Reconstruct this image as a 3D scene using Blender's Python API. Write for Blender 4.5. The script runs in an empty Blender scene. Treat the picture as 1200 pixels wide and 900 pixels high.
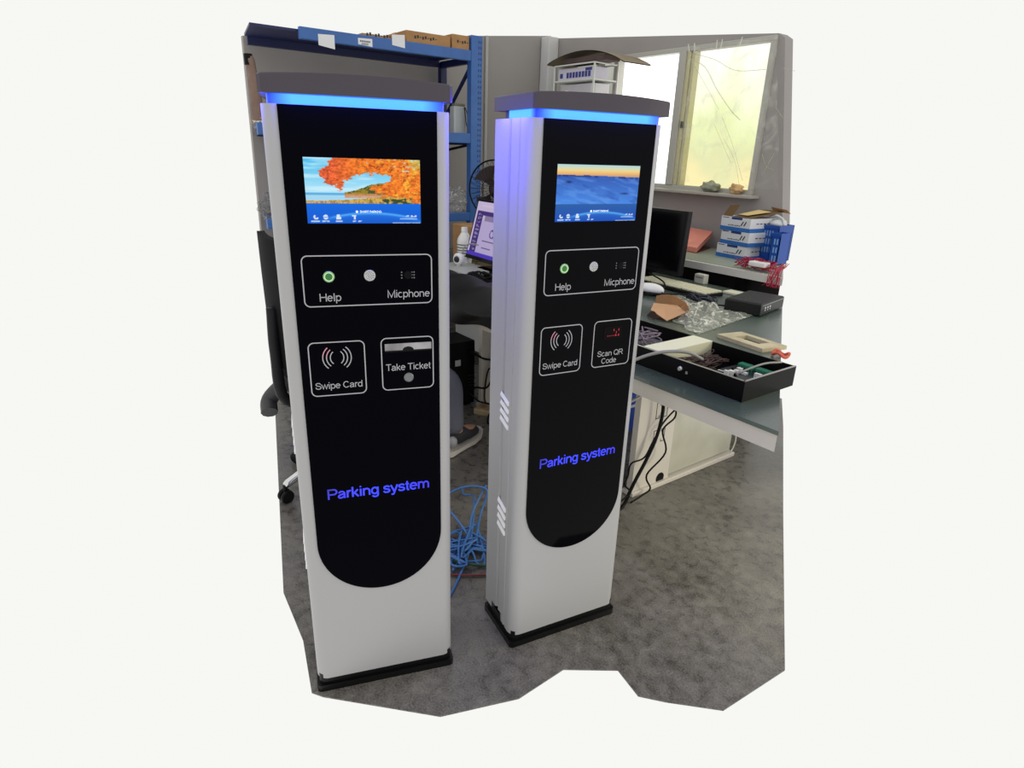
import bpy, bmesh, math, random
import numpy as np
from mathutils import Vector, Matrix, Euler
random.seed(7)
rng = np.random.default_rng(11)
scene = bpy.context.scene
COL = scene.collection
PI = math.pi

# ------------------------------------------------------------------ materials
def lin(c):
    return tuple(((x/255)/12.92 if x/255 <= .04045 else ((x/255+.055)/1.055)**2.4) for x in c)
MATS = {}
def mat(name, c, rough=.5, metal=0., spec=.5, var=0., vscale=8., bump=0., bscale=60., emit=None, estr=0., alpha=1., trans=0., coat=0., rvar=0., ior=None):
    if name in MATS: return MATS[name]
    m = bpy.data.materials.new(name); m.use_nodes = True
    nt = m.node_tree; b = nt.nodes['Principled BSDF']
    col = (*lin(c), 1)
    b.inputs['Base Color'].default_value = col
    b.inputs['Roughness'].default_value = rough
    b.inputs['Metallic'].default_value = metal
    b.inputs['Specular IOR Level'].default_value = spec
    b.inputs['Alpha'].default_value = alpha
    b.inputs['Transmission Weight'].default_value = trans
    b.inputs['Coat Weight'].default_value = coat
    if ior: b.inputs['IOR'].default_value = ior
    if emit is not None:
        b.inputs['Emission Color'].default_value = (*lin(emit), 1)
        b.inputs['Emission Strength'].default_value = estr
    if var or bump or rvar:
        tc = nt.nodes.new('ShaderNodeTexCoord')
        n = nt.nodes.new('ShaderNodeTexNoise'); n.inputs['Scale'].default_value = vscale; n.inputs['Detail'].default_value = 6
        nt.links.new(tc.outputs['Object'], n.inputs['Vector'])
        if var:
            r = nt.nodes.new('ShaderNodeValToRGB')
            r.color_ramp.elements[0].position = .3; r.color_ramp.elements[1].position = .7
            r.color_ramp.elements[0].color = tuple(x*(1-var) for x in col[:3])+(1,)
            r.color_ramp.elements[1].color = tuple(min(1, x*(1+var)) for x in col[:3])+(1,)
            nt.links.new(n.outputs['Fac'], r.inputs['Fac']); nt.links.new(r.outputs['Color'], b.inputs['Base Color'])
        if rvar:
            mr = nt.nodes.new('ShaderNodeMapRange')
            mr.inputs['From Min'].default_value = .3; mr.inputs['From Max'].default_value = .7
            mr.inputs['To Min'].default_value = max(.02, rough-rvar); mr.inputs['To Max'].default_value = min(1, rough+rvar)
            nt.links.new(n.outputs['Fac'], mr.inputs['Value']); nt.links.new(mr.outputs['Result'], b.inputs['Roughness'])
        if bump:
            n2 = nt.nodes.new('ShaderNodeTexNoise'); n2.inputs['Scale'].default_value = bscale; n2.inputs['Detail'].default_value = 4
            nt.links.new(tc.outputs['Object'], n2.inputs['Vector'])
            bp = nt.nodes.new('ShaderNodeBump'); bp.inputs['Strength'].default_value = bump; bp.inputs['Distance'].default_value = .01
            nt.links.new(n2.outputs['Fac'], bp.inputs['Height']); nt.links.new(bp.outputs['Normal'], b.inputs['Normal'])
    MATS[name] = m
    return m

def picture_mat():
    if 'display picture' in MATS: return MATS['display picture']
    m = bpy.data.materials.new('display picture'); m.use_nodes = True
    nt = m.node_tree; b = nt.nodes['Principled BSDF']
    a = nt.nodes.new('ShaderNodeAttribute'); a.attribute_name = 'pic'
    b.inputs['Base Color'].default_value = (0, 0, 0, 1); b.inputs['Roughness'].default_value = .2
    b.inputs['Specular IOR Level'].default_value = .1
    b.inputs['Emission Strength'].default_value = 1.0
    nt.links.new(a.outputs['Color'], b.inputs['Emission Color'])
    MATS['display picture'] = m
    return m

# ------------------------------------------------------------------ mesh builder
class MB:
    def __init__(s): s.bm = bmesh.new()
    def face(s, vs, mi=0):
        try:
            f = s.bm.faces.new(vs); f.material_index = mi; return f
        except ValueError: return None
    def prism(s, pts, z0, z1, mi=0, M=None, z0s=None):
        """plan outline pts (ccw) extruded in z; z0s gives a bottom height per point"""
        n = len(pts)
        A = [Vector((p[0], p[1], z0 if z0s is None else z0s[i])) for i, p in enumerate(pts)]
        B = [Vector((p[0], p[1], z1 if not callable(z1) else z1(p))) for p in pts]
        if M: A = [M @ v for v in A]; B = [M @ v for v in B]
        a = [s.bm.verts.new(v) for v in A]; b = [s.bm.verts.new(v) for v in B]
        s.face(a[::-1], mi); s.face(b, mi)
        for i in range(n):
            j = (i+1) % n
            s.face([a[i], a[j], b[j], b[i]], mi)
        return s
    def box(s, lo, hi, mi=0, M=None, bev=0.):
        x0, y0, z0 = lo; x1, y1, z1 = hi
        if bev > 0:
            t = bmesh.new(); bmesh.ops.create_cube(t, size=1)
            for v in t.verts: v.co = Vector(((x0+x1)/2+v.co.x*(x1-x0), (y0+y1)/2+v.co.y*(y1-y0), (z0+z1)/2+v.co.z*(z1-z0)))
            bmesh.ops.bevel(t, geom=t.edges[:], offset=bev, segments=2, affect='EDGES', profile=.5)
            mp = {}
            for v in t.verts: mp[v] = s.bm.verts.new(M @ v.co if M else v.co)
            for f in t.faces: s.face([mp[v] for v in f.verts], mi)
            t.free(); return s
        return s.prism([(x0, y0), (x1, y0), (x1, y1), (x0, y1)], z0, z1, mi, M)
    def tube(s, path, r, n=8, mi=0, caps=True, smooth=0):
        P = [Vector(p) for p in path]
        if smooth: P = catmull(P, smooth)
        R = r if isinstance(r, (list, tuple)) else [r]*len(P)
        if len(R) != len(P): R = [R[int(i*(len(R)-1)/(len(P)-1))] for i in range(len(P))]
        rings = []; up = None
        for i, p in enumerate(P):
            d = (P[min(i+1, len(P)-1)]-P[max(i-1, 0)])
            if d.length < 1e-9: d = Vector((0, 0, 1))
            d.normalize()
            if up is None:
                up = d.orthogonal().normalized()
            else:
                up = up - d*up.dot(d)
                up = up.normalized() if up.length > 1e-6 else d.orthogonal().normalized()
            q = d.cross(up)
            rings.append([s.bm.verts.new(p + (up*math.cos(2*PI*k/n)+q*math.sin(2*PI*k/n))*R[i]) for k in range(n)])
        for a, b in zip(rings, rings[1:]):
            for k in range(n):
                s.face([a[k], a[(k+1) % n], b[(k+1) % n], b[k]], mi)
        if caps:
            s.face(rings[0][::-1], mi); s.face(rings[-1], mi)
        return s
    def lathe(s, prof, M=None, n=24, mi=0):
        M = M or Matrix.Identity(4)
        rings = []
        for r, z in prof:
            rings.append([s.bm.verts.new(M @ Vector((r*math.cos(2*PI*k/n), r*math.sin(2*PI*k/n), z))) for k in range(n)] if r > 1e-6 else [s.bm.verts.new(M @ Vector((0, 0, z)))])
        for a, b in zip(rings, rings[1:]):
            for k in range(n):
                k2 = (k+1) % n
                if len(a) == 1 and len(b) == 1: continue
                if len(a) == 1: s.face([a[0], b[k2], b[k]], mi) if False else s.face([a[0], b[k], b[k2]][::-1], mi)
                elif len(b) == 1: s.face([a[k], a[k2], b[0]], mi)
                else: s.face([a[k], a[k2], b[k2], b[k]], mi)
        return s
    def grid(s, f, nu, nv, mi=0):
        V = [[s.bm.verts.new(Vector(f(i/nu, j/nv))) for j in range(nv+1)] for i in range(nu+1)]
        for i in range(nu):
            for j in range(nv):
                s.face([V[i][j], V[i+1][j], V[i+1][j+1], V[i][j+1]], mi)
        return s
    def blob(s, c, r, sub=3, amp=.15, fr=3., seed=0, mi=0, flat=None):
        t = bmesh.new(); bmesh.ops.create_icosphere(t, subdivisions=sub, radius=1)
        ph = [random.Random(seed+k).uniform(0, 6.28) for k in range(9)]
        mp = {}
        for v in t.verts:
            d = v.co.normalized()
            k = 1+amp*(math.sin(fr*d.x+ph[0])*math.sin(fr*1.3*d.y+ph[1])+.6*math.sin(fr*2.1*d.z+ph[2]+2*d.x)+.4*math.sin(fr*3.7*d.y+ph[3]+fr*d.z))
            p = Vector((d.x*r[0]*k, d.y*r[1]*k, d.z*r[2]*k))
            if flat is not None and p.z < flat: p.z = flat
            mp[v] = s.bm.verts.new(Vector(c)+p)
        for f in t.faces: s.face([mp[v] for v in f.verts], mi)
        t.free(); return s
    def build(s, name, m, parent=None, smooth=None, loc=None, rot=None, recalc=True):
        if recalc: bmesh.ops.recalc_face_normals(s.bm, faces=s.bm.faces)
        me = bpy.data.meshes.new(name); s.bm.to_mesh(me); s.bm.free()
        for x in (m if isinstance(m, (list, tuple)) else [m]): me.materials.append(x)
        if smooth is not None:
            me.polygons.foreach_set('use_smooth', [True]*len(me.polygons))
            if smooth < 180: me.set_sharp_from_angle(angle=math.radians(smooth))
        o = bpy.data.objects.new(name, me); COL.objects.link(o)
        if parent: o.parent = parent
        if loc: o.location = loc
        if rot: o.rotation_euler = rot
        return o

def catmull(P, k=6):
    P = [Vector(p) for p in P]
    Q = [P[0]*2-P[1]]+P+[P[-1]*2-P[-2]]
    out = []
    for i in range(1, len(Q)-2):
        a, b, c, d = Q[i-1:i+3]
        for j in range(k):
            t = j/k
            out.append(.5*((2*b)+(c-a)*t+(2*a-5*b+4*c-d)*t*t+(3*b-a-3*c+d)*t**3))
    out.append(P[-1]); return out

def thing(name, label, cat, loc=(0, 0, 0), rz=0., group=None):
    o = bpy.data.objects.new(name, None); COL.objects.link(o)
    o.empty_display_size = .1
    o.location = loc; o.rotation_euler = (0, 0, rz); o['label'] = label; o['category'] = cat
    if group: o['group'] = group
    return o
def tag(o, label, cat, group=None):
    o['label'] = label; o['category'] = cat
    if group: o['group'] = group
    return o
def struct(o):
    o['kind'] = 'structure'; return o

def rrect(x0, y0, x1, y1, r, n=6):
    pts = []
    for cx, cy, a0 in ((x1-r, y0+r, -90), (x1-r, y1-r, 0), (x0+r, y1-r, 90), (x0+r, y0+r, 180)):
        for k in range(n+1):
            a = math.radians(a0+90*k/n); pts.append((cx+r*math.cos(a), cy+r*math.sin(a)))
    return pts

FRONT = Matrix(((1, 0, 0, 0), (0, 0, -1, 0), (0, 1, 0, 0), (0, 0, 0, 1)))   # (x, z, out) -> local kiosk: plan xy becomes xz, extrusion toward -y

def arc_(cx, cy, rx, ry, a0, a1, n=14):
    return [(cx+rx*math.cos(math.radians(a0+(a1-a0)*k/n)), cy+ry*math.sin(math.radians(a0+(a1-a0)*k/n))) for k in range(n+1)]
def cm_(pts, k=5):
    return [(p.x, p.y) for p in catmull([(x, y, 0) for x, y in pts], k)]
def arch_(x0, x1, top=.665, base=0):
    c = (x0+x1)/2; r = (x1-x0)/2
    return arc_(c, top-.25, r, .25, 180, 0)+[(x1, base)]
# plain grotesque letters as pen strokes: advance width, strokes (cap height 1)
GL = {
 ' ': (.36, []),
 'H': (1.0, [[(.12, 0), (.12, 1)], [(.89, 0), (.89, 1)], [(.12, .53), (.89, .53)]]),
 'e': (.777, [[(.10, .385), (.685, .385)]+arc_(.388, .36, .30, .315, 5, 318, 24)]),
 'o': (.777, [arc_(.388, .36, .305, .315, 0, 360, 28)]),
 'c': (.70, [arc_(.37, .36, .29, .315, 48, 312, 22)]),
 'a': (.777, [arc_(.37, .47, .25, .20, 165, 0, 12)+[(.62, .10), (.67, 0)], cm_([(.61, .42), (.33, .37), (.09, .24), (.15, .07), (.34, .05), (.56, .16), (.62, .28)])]),
 'd': (.777, [arc_(.365, .36, .275, .315, 0, 360, 28), [(.66, 0), (.66, 1)]]),
 'p': (.777, [[(.12, -.29), (.12, .72)], arc_(.41, .36, .285, .315, 0, 360, 28)]),
 'g': (.777, [arc_(.365, .37, .275, .305, 0, 360, 28), [(.655, .72)]+cm_([(.655, 0), (.60, -.18), (.36, -.24), (.12, -.13)])]),
 'h': (.777, [[(.12, 0), (.12, 1)], arch_(.12, .65)]),
 'n': (.777, [[(.12, 0), (.12, .72)], arch_(.12, .65)]),
 'm': (1.163, [[(.12, 0), (.12, .72)], arch_(.12, .585), arch_(.585, 1.05)]),
 'r': (.47, [[(.12, 0), (.12, .72)], cm_([(.12, .36), (.20, .58), (.32, .665), (.45, .64)])]),
 'i': (.31, [[(.155, 0), (.155, .72)], [(.155, .88), (.155, 1)]]),
 'l': (.31, [[(.155, 0), (.155, 1)]]),
 'k': (.70, [[(.12, 0), (.12, 1)], [(.60, .70), (.13, .26)], [(.28, .41), (.64, 0)]]),
 't': (.40, [[(.19, .93), (.19, .16)]+cm_([(.20, .14), (.25, .05), (.37, .045)]), [(.02, .66), (.36, .66)]]),
 's': (.70, [cm_([(.60, .53), (.50, .64), (.33, .665), (.14, .60), (.14, .45), (.34, .37), (.56, .29), (.60, .15), (.48, .06), (.32, .05), (.16, .08), (.07, .20)])]),
 'S': (.93, [cm_([(.82, .72), (.72, .88), (.47, .945), (.20, .88), (.14, .70), (.26, .57), (.50, .51), (.74, .43), (.84, .26), (.72, .10), (.46, .055), (.20, .12), (.09, .32)])]),
 'w': (1.0, [[(.03, .72), (.27, .03), (.50, .70), (.73, .03), (.97, .72)]]),
 'y': (.70, [[(.04, .72), (.355, .03)], [(.66, .72), (.34, -.08)]+cm_([(.33, -.11), (.26, -.22), (.07, -.23)])]),
 'C': (1.0, [arc_(.52, .5, .42, .445, 40, 320, 26)]),
 'T': (.85, [[(.02, .94), (.83, .94)], [(.425, 0), (.425, .94)]]),
 'Q': (1.08, [arc_(.54, .5, .455, .445, 0, 360, 32), [(.60, .24), (.96, -.04)]]),
 'R': (1.0, [[(.12, 0), (.12, .94), (.55, .94)]+arc_(.60, .71, .27, .23, 80, -80, 12)+[(.55, .48), (.12, .48)], [(.55, .48), (.92, 0)]]),
 'P': (.93, [[(.12, 0), (.12, .94), (.55, .94)]+arc_(.58, .70, .28, .24, 80, -80, 12)+[(.55, .46), (.12, .46)]]),
 'M': (1.16, [[(.12, 0), (.12, .97), (.58, .06), (1.04, .97), (1.04, 0)]]),
 'A': (.93, [[(.04, 0), (.465, .97), (.89, 0)], [(.19, .33), (.74, .33)]]),
 'K': (.93, [[(.12, 0), (.12, 1)], [(.80, 1), (.13, .33)], [(.36, .55), (.86, 0)]]),
 'N': (1.0, [[(.12, 0), (.12, .97), (.88, .03), (.88, 1)]]),
 'I': (.39, [[(.195, 0), (.195, 1)]]),
 'G': (1.08, [arc_(.54, .5, .44, .445, 45, 330, 28)+[(.93, .46), (.60, .46)]]),
}
def text_mesh(name, body, m, parent, x0, x1, z, y, h=None, pen=.115, M=None):
    adv = sum(GL[ch][0] for ch in body)-.15
    sx = (x1-x0)/adv; sz = h if h else sx
    mb = MB(); cx = -.08
    for ch in body:
        w_, strokes = GL[ch]
        for st in strokes:
            P = [Vector(((cx+p[0])*sx, p[1]*sz)) for p in st]
            closed = (P[0]-P[-1]).length < 1e-6
            hw_ = pen*sz/2
            rows = []
            n = len(P)
            for i in range(n):
                a = P[i-1] if i > 0 else (P[n-2] if closed else None); b = P[i+1] if i < n-1 else (P[1] if closed else None)
                d1 = (P[i]-a).normalized() if a is not None and (P[i]-a).length > 1e-9 else None
                d2 = (b-P[i]).normalized() if b is not None and (b-P[i]).length > 1e-9 else None
                d1 = d1 or d2; d2 = d2 or d1
                t = (d1+d2)
                t = t.normalized() if t.length > .2 else d2
                nrm = Vector((-t.y, t.x)); k = hw_/max(.45, nrm.dot(Vector((-d1.y, d1.x))))
                rows.append([mb.bm.verts.new((x0+q.x, y, z+q.y)) for q in (P[i]+nrm*k, P[i]-nrm*k)])
            for a, b in zip(rows, rows[1:]): mb.face([a[0], a[1], b[1], b[0]])
        cx += w_
    return mb.build(name, m, parent)

# ------------------------------------------------------------------ little pictures for screens (vertex colours computed here)
def vnoise(u, v, sc, seed):
    r = np.random.default_rng(seed); n = 64
    g = r.random((n, n))
    x = u*sc; y = v*sc
    xi = np.floor(x).astype(int); yi = np.floor(y).astype(int); fx = x-xi; fy = y-yi
    fx = fx*fx*(3-2*fx); fy = fy*fy*(3-2*fy)
    a = g[yi % n, xi % n]; b = g[yi % n, (xi+1) % n]; c = g[(yi+1) % n, xi % n]; d = g[(yi+1) % n, (xi+1) % n]
    return (a*(1-fx)+b*fx)*(1-fy)+(c*(1-fx)+d*fx)*fy
def fbm(u, v, sc, seed, o=4):
    t = 0; w = .5; s = 0
    for k in range(o):
        t = t+w*vnoise(u, v, sc*2**k, seed+k); s += w; w *= .55
    return t/s
def mixc(img, c, m):
    m = np.clip(m, 0, 1)[..., None]
    return img*(1-m)+np.array(c, float)*m if not isinstance(c, np.ndarray) else img*(1-m)+c*m
def sst(a, b, x): t = np.clip((x-a)/(b-a), 0, 1); return t*t*(3-2*t)

def banner(img, u, v, y0, c0, c1):
    m = (v > y0)*1.
    t = ((v-y0)/(1-y0))[..., None]
    bc = np.array(c0)*(1-t)+np.array(c1)*t
    img = mixc(img, bc, m)
    arc = .84+.10*((u-.55)/.42)**2
    img = mixc(img, (120, 200, 255), m*np.exp(-((v-arc)/.018)**2)*.75*sst(.1, .3, u)*sst(1., .85, u))
    img = mixc(img, (60, 150, 245), m*np.exp(-np.maximum(0, v-arc)/.05)*(v > arc)*.5)
    # row of small icons with unreadable captions, clock at the right
    for cx, kind in ((.075, 0), (.155, 1), (.265, 2), (.40, 3)):
        d = np.hypot((u-cx)*1.75, v-.90)
        if kind == 0: k = (np.abs(d-.028) < .013)*((u-cx)*1.75-(v-.90) < .012)
        elif kind == 1: k = (d < .036)*(np.abs(v-.905) > .006)
        elif kind == 2: k = ((np.abs(u-cx) < .022)*(v > .895)*(v < .935) + (np.abs(u-cx) < .013)*(v > .865)*(v < .9)) > 0
        else: k = ((np.abs(u-cx-.004) < .007)*(v > .868)*(v < .935) + (np.abs(u-cx) < .018)*(v > .868)*(v < .885)) > 0
        img = mixc(img, (235, 245, 255), k*.9)
    for a, b in ((.03, .11), (.125, .195), (.24, .30), (.36, .48)):
        k = (u > a)*(u < b)*(v > .952)*(v < .978)*(vnoise(u, v, 63, 5) > .35)
        img = mixc(img, (225, 238, 255), k*.85)
    k = (u > .86)*(u < .96)*(v > .872)*(v < .90)*(vnoise(u, v, 60, 8) > .4); img = mixc(img, (225, 238, 255), k*.85)
    k = (u > .81)*(u < .965)*(v > .918)*(v < .935); img = mixc(img, (215, 232, 255), k*.6)
    k = (u > .74)*(u < .99)*(v > .982); img = mixc(img, (225, 238, 255), k*.6*(vnoise(u, v, 60, 3) > .35))
    return img

def autumn(u, v):
    img = np.zeros(u.shape+(3,))
    t = v[..., None]/.55
    img[:] = np.array((70, 185, 235))*(1-t)+np.array((185, 232, 250))*t
    cl = fbm(u*.6, v*3, 5, 40); img = mixc(img, (205, 238, 250), sst(.45, .7, cl)*.8)
    # far shore and water
    img = mixc(img, (95, 175, 225), (v > .52)*1.); img = mixc(img, (165, 215, 240), (v > .56)*1.)
    hill = .50-.14*sst(.33, .65, u)+.02*fbm(u, v*0, 30, 51)
    hc = fbm(u, v, 40, 52)
    hcol = np.where((hc > .5)[..., None], np.array((150, 130, 40.)), np.array((70, 85, 45.)))
    img = mixc(img, hcol, (u > .33)*(v > hill)*(v < .56))
    img = mixc(img, (215, 140, 90), (v > .535)*(v < .60)*(u > .33)*(.5+.5*vnoise(u, v, 50, 8)))
    # reeds
    reed = .64-.08*sst(.1, .9, u)+.015*fbm(u, v*0, 40, 60)
    rc = fbm(u*2, v, 40, 61)
    img = mixc(img, np.where((rc > .5)[..., None], np.array((215, 175, 80.)), np.array((170, 130, 60.))), (v > reed)*1.)
    img = mixc(img, (55, 75, 45), sst(.45, .6, fbm(u, v, 22, 65))*(v > reed+.03)*sst(.45, .7, u))
    # crown of orange leaves
    n = fbm(u, v, 9, 70)-.5; n2 = fbm(u, v, 45, 75)
    d1 = 1-np.hypot((u-.245)/.11, (v-.26)/.20)
    d2 = 1-np.hypot((u-.40)/.20, (v-.06)/.20)
    d3 = 1-np.hypot((u-.72)/.28, (v-.10)/.17)
    d4 = 1-np.hypot((u-.87)/.25, (v-.43)/.20)
    d5 = 1-np.hypot((u-.99)/.19, (v-.30)/.45)
    d6 = 1-np.hypot((u-.33)/.10, (v-.14)/.22)
    D = np.maximum.reduce([d1, d2, d3, d4, d5, d6])+n*1.1+(n2-.5)*.5
    leaf = sst(.02, .10, D)*(v < .62+.06*(u > .9))
    lc = fbm(u, v, 50, 80, 3)
    red = sst(.5, .15, u)[..., None]
    base = np.array((236, 120, 40.))*(1-red)+np.array((225, 95, 55.))*red
    lcol = base*(.65+.7*lc[..., None]); lcol = mixc(lcol, (250, 190, 60), sst(.55, .75, fbm(u, v, 33, 85))*sst(.3, .9, u)); lcol = mixc(lcol, (160, 65, 25), sst(.62, .75, fbm(u, v, 36, 88)))
    img = mixc(img, lcol, leaf)
    img = mixc(img, (190, 205, 90), sst(.1, 0, np.hypot(u-.97, v-.05)/3+.03)*.0+leaf*sst(.85, .98, u)*sst(.25, .05, v)*.6)
    img = mixc(img, (200, 225, 215), sst(.55, .7, fbm(u, v, 28, 91))*(u > .74)*(v < .2)*.8)
    return banner(img, u, v, .69, (12, 105, 225), (18, 90, 205))

def dunes(u, v):
    img = np.zeros(u.shape+(3,))
    st = [(0, (178, 212, 215)), (.05, (205, 218, 195)), (.10, (238, 212, 140)), (.15, (238, 180, 110)), (.19, (200, 160, 130)), (.22, (150, 150, 170))]
    for k in range(3): img[..., k] = np.interp(v, [s[0] for s in st], [s[1][k] for s in st])
    hor = .165+.02*fbm(u, v*0, 9, 10)+.03*u
    g = v-hor
    dc = np.zeros_like(img); tt = np.clip(g/.5, 0, 1)[..., None]
    dc[:] = np.array((52, 92, 178.))*(1-tt)+np.array((74, 138, 230.))*tt
    dc = mixc(dc, (34, 66, 150), sst(.5, .75, fbm(u*1., v*2.2-u*.9, 6, 20))*.4)
    dc = mixc(dc, (110, 165, 240), sst(.5, .75, fbm(u*.9, v*2.2-u*.7, 6, 30))*.4)
    dc = mixc(dc, (25, 40, 90), np.exp(-(((v-.30)/.02)**2+((u-.14)/.035)**2))*.9)
    dc = mixc(dc, (25, 40, 90), np.exp(-(((v-.50)/.015)**2+((u-.83)/.05)**2))*.8)
    dc = mixc(dc, (20, 40, 100), np.exp(-((g-.01)/.02)**2)*.7*(fbm(u, v*0, 20, 33) > .45))
    img = mixc(img, dc, (g > 0)*1.)
    img = banner(img, u, v, .69, (45, 95, 165), (25, 80, 190))
    return img

def picture(name, x0, x1, z0, z1, y, fn, parent, nx=190, M=None):
    nz = int(nx*(z1-z0)/(x1-x0))
    uu, vv = np.meshgrid(np.linspace(0, 1, nx+1), np.linspace(0, 1, nz+1))
    img = np.clip(fn(uu, vv), 0, 255)/255
    img = np.where(img <= .04045, img/12.92, ((img+.055)/1.055)**2.4)
    co = np.stack([x0+uu*(x1-x0), np.full_like(uu, y), z1-vv*(z1-z0)], -1).reshape(-1, 3)
    if M is not None: co = np.array([M @ Vector(c) for c in co])
    idx = np.arange((nx+1)*(nz+1)).reshape(nz+1, nx+1)
    f = np.stack([idx[1:, :-1], idx[1:, 1:], idx[:-1, 1:], idx[:-1, :-1]], -1).reshape(-1, 4)
    me = bpy.data.meshes.new(name); me.from_pydata(co.tolist(), [], f.tolist())
    at = me.attributes.new('pic', 'FLOAT_COLOR', 'POINT')
    at.data.foreach_set('color', np.concatenate([img.reshape(-1, 3), np.ones((len(co), 1))], 1).astype(np.float32).ravel())
    me.materials.append(picture_mat())
    o = bpy.data.objects.new(name, me); COL.objects.link(o)
    if parent: o.parent = parent
    return o

# ------------------------------------------------------------------ camera (room axes: x along the window wall, y toward it)
TH = math.radians(-53)
def to_room(v): return Vector((v[0]*math.cos(TH)+v[1]*math.sin(TH), -v[0]*math.sin(TH)+v[1]*math.cos(TH), v[2]))
pit, rol = math.radians(-20.4646), math.radians(1.9327)
f_ = Vector((0, math.cos(pit), math.sin(pit))); u_ = Vector((0, -math.sin(pit), math.cos(pit))); r_ = Vector((1, 0, 0))
right = r_*math.cos(rol)+u_*math.sin(rol); up = -r_*math.sin(rol)+u_*math.cos(rol)
right, up, fw = to_room(right), to_room(up), to_room(f_)
cam = bpy.data.cameras.new('camera'); co = bpy.data.objects.new('camera', cam); COL.objects.link(co)
co.matrix_world = Matrix(((right.x, up.x, -fw.x, 0), (right.y, up.y, -fw.y, 0), (right.z, up.z, -fw.z, 1.3772), (0, 0, 0, 1)))
cam.sensor_fit = 'HORIZONTAL'; cam.sensor_width = 36; cam.lens = 726.87/1200*36; cam.clip_start = .02
scene.camera = co
scene.view_settings.view_transform = 'Standard'; scene.view_settings.look = 'None'
scene.view_settings.exposure = 0; scene.view_settings.gamma = 1
w = bpy.data.worlds.new('white studio'); w.use_nodes = True; scene.world = w
w.node_tree.nodes['Background'].inputs['Color'].default_value = (*lin((247, 247, 244)), 1)
w.node_tree.nodes['Background'].inputs['Strength'].default_value = 1.0

# ------------------------------------------------------------------ palette
white_shell = mat('white powder coat', (170, 169, 170), .38, spec=.4)
black_plas = mat('black plastic', (10, 10, 11), .45, spec=.15)
dark_plas = mat('dark plastic', (28, 28, 30), .5, spec=.2)
cap_grey = mat('dark grey cap', (72, 66, 74), .38, spec=.3)
print_grey = mat('printed grey ink', (166, 166, 170), .5, emit=(170, 170, 174), estr=.06)
chrome = mat('brushed steel', (190, 190, 192), .28, metal=1., var=.1, vscale=60)
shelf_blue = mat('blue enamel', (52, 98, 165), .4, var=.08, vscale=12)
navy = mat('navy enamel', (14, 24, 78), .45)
wall_grey = mat('grey painted wall', (156, 151, 148), .8, spec=.2, var=.05, vscale=2.2)
card = mat('brown cardboard', (168, 128, 88), .8, spec=.15, var=.08, vscale=20)
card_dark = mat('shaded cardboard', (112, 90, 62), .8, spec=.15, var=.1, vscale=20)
paper = mat('white paper', (225, 225, 228), .7)
ink_black = mat('black ink', (45, 45, 50), .7)
cable_black = mat('black cable', (8, 8, 8), .5, spec=.15)
cable_grey = mat('grey cable', (150, 148, 138), .5)
bench_mat = mat('green grey bench mat', (72, 84, 76), .27, spec=.8, var=.12, vscale=3, rvar=.06)
bench_white = mat('off white bench frame', (196, 190, 180), .5, var=.05, vscale=3)

# ------------------------------------------------------------------ KIOSKS
def led_mat():
    m = bpy.data.materials.new('blue light strip'); m.use_nodes = True; nt = m.node_tree; b = nt.nodes['Principled BSDF']
    b.inputs['Base Color'].default_value = (.02, .05, .3, 1); b.inputs['Roughness'].default_value = .4
    tc = nt.nodes.new('ShaderNodeTexCoord'); sp = nt.nodes.new('ShaderNodeSeparateXYZ'); nt.links.new(tc.outputs['Object'], sp.inputs['Vector'])
    ab = nt.nodes.new('ShaderNodeMath'); ab.operation = 'ABSOLUTE'; nt.links.new(sp.outputs['X'], ab.inputs[0])
    m1 = nt.nodes.new('ShaderNodeMapRange'); m1.inputs['From Min'].default_value = .168; m1.inputs['From Max'].default_value = .125
    nt.links.new(ab.outputs[0], m1.inputs['Value'])
    m2 = nt.nodes.new('ShaderNodeMapRange'); m2.inputs['From Min'].default_value = .012; m2.inputs['From Max'].default_value = .03
    nt.links.new(sp.outputs['Y'], m2.inputs['Value'])
    m3 = nt.nodes.new('ShaderNodeMapRange'); m3.inputs['From Min'].default_value = .150; m3.inputs['From Max'].default_value = .135
    nt.links.new(sp.outputs['Y'], m3.inputs['Value'])
    mu = nt.nodes.new('ShaderNodeMath'); mu.operation = 'MULTIPLY'; nt.links.new(m2.outputs[0], mu.inputs[0]); nt.links.new(m3.outputs[0], mu.inputs[1])
    mx = nt.nodes.new('ShaderNodeMath'); mx.operation = 'MAXIMUM'; nt.links.new(m1.outputs[0], mx.inputs[0]); nt.links.new(mu.outputs[0], mx.inputs[1])
    rp = nt.nodes.new('ShaderNodeValToRGB'); rp.color_ramp.elements[0].color = (.004, .01, .75, 1); rp.color_ramp.elements[1].color = (.06, .40, 1.0, 1)
    nt.links.new(mx.outputs[0], rp.inputs['Fac']); nt.links.new(rp.outputs['Color'], b.inputs['Emission Color'])
    b.inputs['Emission Strength'].default_value = 1.35
    return m
LED = led_mat()
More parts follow.
